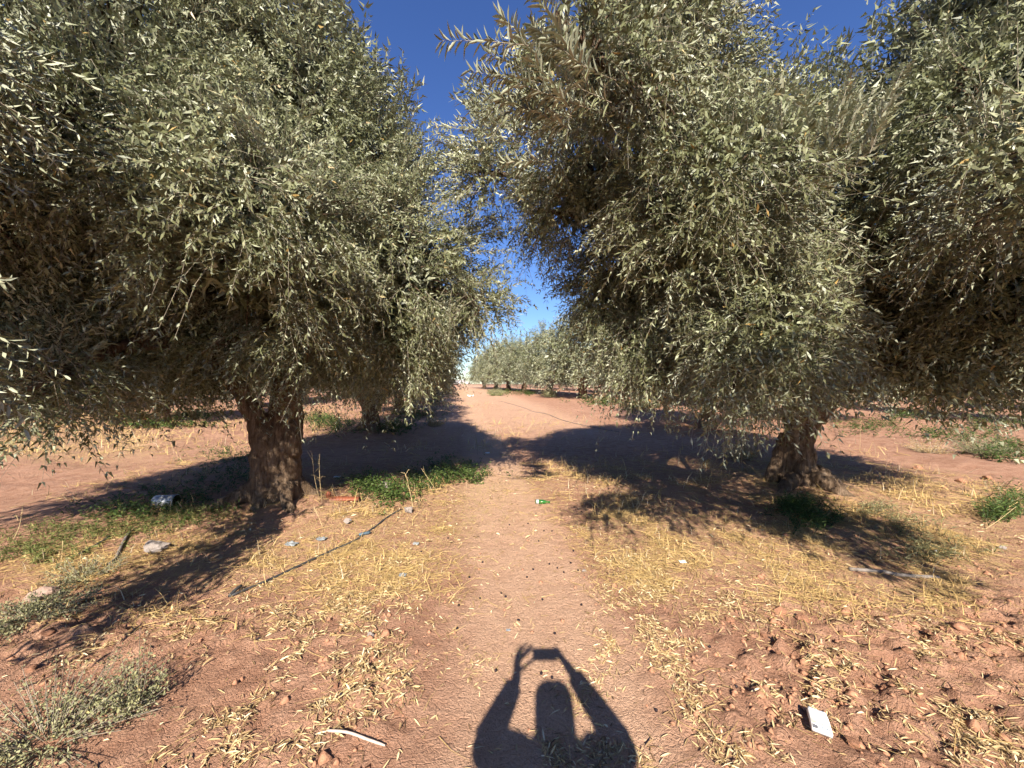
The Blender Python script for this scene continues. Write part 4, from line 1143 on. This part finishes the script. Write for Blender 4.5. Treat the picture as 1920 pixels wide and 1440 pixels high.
def scrap(label, px, py, w, mat, seed, name='plastic_scrap', up=.5, cat='plastic scrap'):
    """a crumpled thin sheet"""
    p = p2g(px, py); s = .8 * w / FPX * p[1]
    n = 11; uu, vv_ = np.meshgrid(np.linspace(-.5, .5, n), np.linspace(-.5, .5, n))
    hz = up * (np.abs(fbm(uu * 4 + seed, vv_ * 4, seed, 3) - .5) * 1.3)
    ed = 1 - .25 * fbm(uu * 3 + 9, vv_ * 3 + seed, seed + 4, 2)
    V = np.stack([uu * s * ed, vv_ * s * .8 * ed, hz * s], -1).reshape(-1, 3)
    i = np.arange(n - 1)[:, None] * n; j = np.arange(n - 1)[None]
    q = np.stack([i + j, i + j + 1, i + j + 1 + n, i + j + n], -1).reshape(-1, 4)
    mb = MB(); mb.add(V, q); me = mb.mesh(name)
    o = link(name, me, M[mat], None, (p[0], p[1], p[2] + .012)); so = o.modifiers.new('thickness', 'SOLIDIFY'); so.thickness = .002
    tag(o, label, cat); return o
M['white'] = simple_mat('white_plastic', (.78, .77, .74), .5, .06, 20)
scrap('crumpled clear plastic left of the hose fitting in straw', 603, 1014, 22, 'plastic', 3)
scrap('shiny crumpled plastic scrap in straw before the left trunk', 546, 1024, 28, 'plastic', 5)
scrap('small silvery wrapper in straw right of the hose', 780, 1022, 15, 'foil', 7)
scrap('pale scrap of plastic at the end of the straw strip', 755, 1082, 20, 'plastic', 8, up=.3)
scrap('white plastic scrap in the weeds right of the left trunk', 632, 896, 15, 'white', 9)
scrap('tiny white scrap in the tree shade on the path', 914, 849, 11, 'white', 11)
scrap('white plastic sack lying on the distant path', 882, 744, 16, 'white', 13, name='plastic_sack', up=.7, cat='sack')
scrap('beige dry scrap of paper on the right straw', 1280, 1056, 18, 'card', 15, name='paper_scrap', up=.3, cat='paper scrap')
scrap('small white scrap in the straw at right', 1755, 1036, 10, 'white', 17)
scrap('torn pale scrap at the left edge of the person shadow', 953, 1176, 11, 'plastic', 19, up=.3)

# pale far building in the gap at the end of the path
M['farwall'] = simple_mat('pale_far_wall', (.40, .37, .36), .9, .05, .2)
yb = 420.0; xb = (862 - CXP) / FPX * yb
fb = empty('far_building', (xb, yb, g1(xb, yb))); tag(fb, 'pale low building on the horizon at the end of the path', 'building')
def box(mb, x0, x1, y0, y1, z0, z1):
    V = [(x, y, z) for z in (z0, z1) for y in (y0, y1) for x in (x0, x1)]
    mb.add(V, [(0, 2, 3, 1), (4, 5, 7, 6), (0, 1, 5, 4), (2, 6, 7, 3), (0, 4, 6, 2), (1, 3, 7, 5)])
mb = MB(); box(mb, -9, 5, 0, 8, -1, 4.2); box(mb, 5, 11, 1, 7, -1, 2.8); link('wall', mb.mesh('wall'), M['farwall'], fb)
mb = MB(); box(mb, -9.2, 5.2, -.2, 8.2, 4.2, 4.6); link('roof', mb.mesh('roof'), M['farwall'], fb)
for k in range(3):
    mb = MB(); box(mb, -7 + 4 * k, -5.6 + 4 * k, -.06, .04, 1.2, 2.8); link('window', mb.mesh('window'), M['ink'], fb)

# ------------------------------------------------------------------ the photographer, behind the camera, and the phone
def cast(px, py, y0):
    """the point at depth y0 whose shadow falls on that spot of the ground"""
    gy = EYE * FPX / (py - CYP); gx_ = (px - CXP) / FPX * gy; t = gy - y0
    return np.array([gx_ - LIGHT[0] * t, y0, -LIGHT[2] * t])

M['phone'] = simple_mat('phone_body', (.03, .03, .035), .3, .1, 10)
M['screen'] = simple_mat('phone_screen', (.01, .01, .012), .1, .1, 10)
ph = empty('phone', (.058, -.012, 1.555)); tag(ph, 'dark phone held level in both hands of the photographer', 'phone')
def rbox(name, x0, x1, y0, y1, z0, z1, mat, parent, bev):
    mb = MB(); box(mb, x0, x1, y0, y1, z0, z1); o = link(name, mb.mesh(name), mat, parent)
    bv = o.modifiers.new('bevel', 'BEVEL'); bv.width = bev; bv.segments = 3; return o
rbox('body', -.075, .075, -.004, .004, 0, .076, M['phone'], ph, .0035)
rbox('screen', -.071, .071, -.0052, -.0041, .004, .072, M['screen'], ph, .0004)
rbox('lens_housing', -.071, -.038, .0041, .0058, .04, .073, M['phone'], ph, .0006)
ph.location.y = -.016

verts, rad, edges = [], [], []
def node(p, rx, ry=None, link_to=None):
    verts.append(tuple(p)); rad.append((rx, ry or rx))
    if link_to is not None: edges.append((link_to, len(verts) - 1))
    return len(verts) - 1
bx, by = .075, -.40                                                   # body centre
pel = node((bx, by, .92), .155, .12)
wst = node((bx, by, 1.08), .14, .11, pel)
chs = node((bx, by, 1.27), .165, .12, wst)
upc = node((bx, by + .01, 1.385), .13, .10, chs)
nck = node((bx, by + .03, 1.465), .058, .058, upc)
hd0 = node((bx, by + .05, 1.53), .070, .080, nck)
hd1 = node((bx, by + .055, 1.60), .078, .092, hd0)
hd2 = node((bx, by + .05, 1.655), .062, .075, hd1)
for s in (-1, 1):
    hp_ = node((bx + s * .095, by, .84), .095, .10, pel)
    kn = node((bx + s * .10, by + .03, .48), .062, .066, hp_)
    an = node((bx + s * .105, by - .01, .10), .042, .046, kn)
    he = node((bx + s * .105, by + .0, .045), .042, .04, an)
    to = node((bx + s * .12, by + .17, .03), .038, .026, he)
PH = [(-.030, 'L'), (.140, 'R')]
for s in (-1, 1):
    sh = node((bx + s * .165, by + .01, 1.40), .075, .072, upc)
    el = cast(908, 1400, -.20) if s < 0 else cast(1170, 1405, -.20)
    el = node(el, .055, .052, sh)
    wr_p = cast(968, 1275, -.075) if s < 0 else cast(1072, 1258, -.075)
    fa = node((np.array(verts[el]) * .45 + wr_p * .55), .046, .044, el)
    wr = node(wr_p, .030, .026, fa)
    if s < 0:                       # left hand: thumb under the phone edge, fingers raised
        edge = np.array([-.012, -.016, 1.575])
        pm = node(wr_p + np.array([.000, .02, .060]), .030, .017, wr)
        base = np.array(verts[pm])
        for k, (ox, tip, r0) in enumerate([(.014, (-.010, -.012, 1.632), .0085), (.004, cast(998, 1207, -.025), .0088), (-.007, cast(988, 1203, -.03), .0085), (-.017, cast(978, 1208, -.035), .0075)]):
            b0 = base + np.array([ox, 0, .028]); tip = np.array(tip)
            a1 = node(b0, .0095, .0095, pm); md = b0 * .5 + tip * .5 + np.array([-.006, -.008, .004])
            a2 = node(md, r0, r0, a1); node(tip, r0 * .8, r0 * .8, a2)
        t0 = node(base + np.array([.022, -.002, -.022]), .013, .012, pm)
        t1_ = node(base + np.array([.046, -.004, -.004]), .0105, .0105, t0); node((-.004, -.016, 1.572), .009, .009, t1_)
    else:                           # right hand closed round the other end
        pm = node(wr_p * .5 + np.array([.150, -.02, 1.60]) * .5, .030, .019, wr)
        base = np.array(verts[pm])
        for k, (dz, r0) in enumerate([(.030, .0088), (.013, .009), (-.004, .0086), (-.02, .0075)]):
            b0 = base + np.array([-.012, .008, dz * .7]); a1 = node(b0, .0095, .0095, pm)
            a2 = node((.136, -.010, 1.597 + dz), r0, r0, a1); node((.112, -.006, 1.596 + dz * .95), r0 * .85, r0 * .85, a2)
        t0 = node(base + np.array([-.004, -.02, .014]), .013, .012, pm)
        t1_ = node((.140, -.036, 1.612), .0105, .0105, t0); node((.118, -.030, 1.616), .009, .009, t1_)
pm_ = bpy.data.meshes.new('person_body')
pm_.from_pydata(verts, edges, [])
person = bpy.data.objects.new('person', pm_); C.objects.link(person)
sk = person.modifiers.new('skin', 'SKIN'); sk.use_smooth_shade = True; sk.branch_smoothing = .4
if not pm_.skin_vertices: pm_.attributes.new('skin', 'FLOAT', 'POINT') if False else None
if not pm_.skin_vertices:
    bpy.context.view_layer.objects.active = person
    bpy.ops.object.modifier_remove(modifier='skin'); bpy.ops.object.modifier_add(type='SKIN'); person.modifiers[0].use_smooth_shade = True
for k, v in enumerate(pm_.skin_vertices[0].data):
    v.radius = rad[k]; v.use_root = (k == 0)
sb = person.modifiers.new('smooth', 'SUBSURF'); sb.levels = 2; sb.render_levels = 2
tag(person, 'photographer in a dark jacket holding up a phone, casting the shadow', 'person')
m, nt, b_ = new_mat('person_clothes')
tc = N(nt, 'ShaderNodeTexCoord'); sx = N(nt, 'ShaderNodeSeparateXYZ'); nt.links.new(tc.outputs['Object'], sx.inputs[0])
def gt(src, v):
    q = N(nt, 'ShaderNodeMath', operation='GREATER_THAN'); nt.links.new(src, q.inputs[0]); q.inputs[1].default_value = v; return q.outputs[0]
c1 = mixc(nt, gt(sx.outputs['Z'], .95), (.05, .06, .09), (.04, .045, .05))
mul = N(nt, 'ShaderNodeMath', operation='MAXIMUM'); nt.links.new(gt(sx.outputs['Z'], 1.475), mul.inputs[0]); mul.inputs[1].default_value = 0
c2 = mixc(nt, mul.outputs[0], c1, (.45, .27, .19))
a2 = N(nt, 'ShaderNodeMath', operation='LESS_THAN'); nt.links.new(sx.outputs['Z'], a2.inputs[0]); a2.inputs[1].default_value = .075
nt.links.new(mixc(nt, a2.outputs[0], c2, (.10, .08, .07)), b_.inputs['Base Color']); b_.inputs['Roughness'].default_value = .8
pm_.materials.append(m)
# sleeves, hair and face
M['cloth'] = simple_mat('dark_jacket', (.04, .045, .05), .9, .2, 60)
M['hair'] = simple_mat('dark_hair', (.022, .015, .011), .6, .3, 60)
M['skin'] = simple_mat('skin', (.45, .27, .19), .55, .06, 20)
for s in (-1, 1):
    el = np.array(cast(908, 1400, -.20) if s < 0 else cast(1170, 1405, -.20)); wr_p = cast(968, 1275, -.075) if s < 0 else cast(1072, 1258, -.075)
    mb = MB(); P = spline([el * .98 + wr_p * .02, el * .5 + wr_p * .5, el * .08 + wr_p * .92], 8)
    V, Qd, T = tube(P, np.linspace(.070, .046, 8), 14, True, .04, 3); mb.add(V, Qd, T)
    shp = np.array([bx + s * .165, by + .01, 1.40])
    V, Qd, T = tube(spline([shp, (shp + el) / 2 + [s * .01, 0, 0], el], 8), [.080, .076, .070], 14, True, .04, 5); mb.add(V, Qd, T)
    link('sleeve', mb.mesh('sleeve', True), M['cloth'], person)
mb = MB()
hv = []
for t in np.linspace(0, 1, 12):
    z = 1.672 - .27 * t; w = .084 * math.sin(min(1, .10 + t * 3.2) * math.pi / 2) * (1 - .0 * t)
    th = np.linspace(math.radians(-28), math.radians(208), 22)
    hv.append(np.stack([bx - np.cos(th) * w * 1.02, by + .045 - np.sin(th) * w * 1.15 + .01, np.full(22, z)], -1))
hv = np.array(hv).reshape(-1, 3); i = np.arange(11)[:, None] * 22; j = np.arange(21)[None]
mb.add(hv, np.stack([i + j, i + j + 1, i + j + 23, i + j + 22], -1).reshape(-1, 4))
mb.add(np.concatenate([hv[:22], [(bx, by + .03, 1.682)]]), T=[(k, k + 1, 22) for k in range(21)])
hr = link('hair', mb.mesh('hair', True), M['hair'], person); so = hr.modifiers.new('thickness', 'SOLIDIFY'); so.thickness = .012
fy = by + .055 + .088
mb = MB(); V, Qd, T = tube(spline([(bx, fy - .02, 1.605), (bx, fy + .004, 1.585), (bx, fy + .014, 1.572), (bx, fy - .01, 1.562)], 7), [.006, .007, .008, .009, .011, .012, .008], 8); mb.add(V, Qd, T)
link('nose', mb.mesh('nose', True), M['skin'], person)
for s in (-1, 1):
    me = lump_mesh('eye', 2, 2, 0, 1, False); me.materials.append(M['white']); o = link('eye', me, None, person, (bx + s * .03, fy - .012, 1.602)); o.scale = (.012, .008, .008)
    me = lump_mesh('ear', 2, 2, .1, 1, False); me.materials.append(M['skin']); o = link('ear', me, None, person, (bx + s * .083, by + .05, 1.585)); o.scale = (.008, .018, .03)
mb = MB(); V, Qd, T = tube(spline([(bx - .022, fy - .012, 1.545), (bx, fy - .001, 1.543), (bx + .022, fy - .012, 1.545)], 7), .005, 7); mb.add(V, Qd, T)
M['lip'] = simple_mat('lips', (.36, .15, .12), .5, .06, 20); link('mouth', mb.mesh('mouth', True), M['lip'], person)
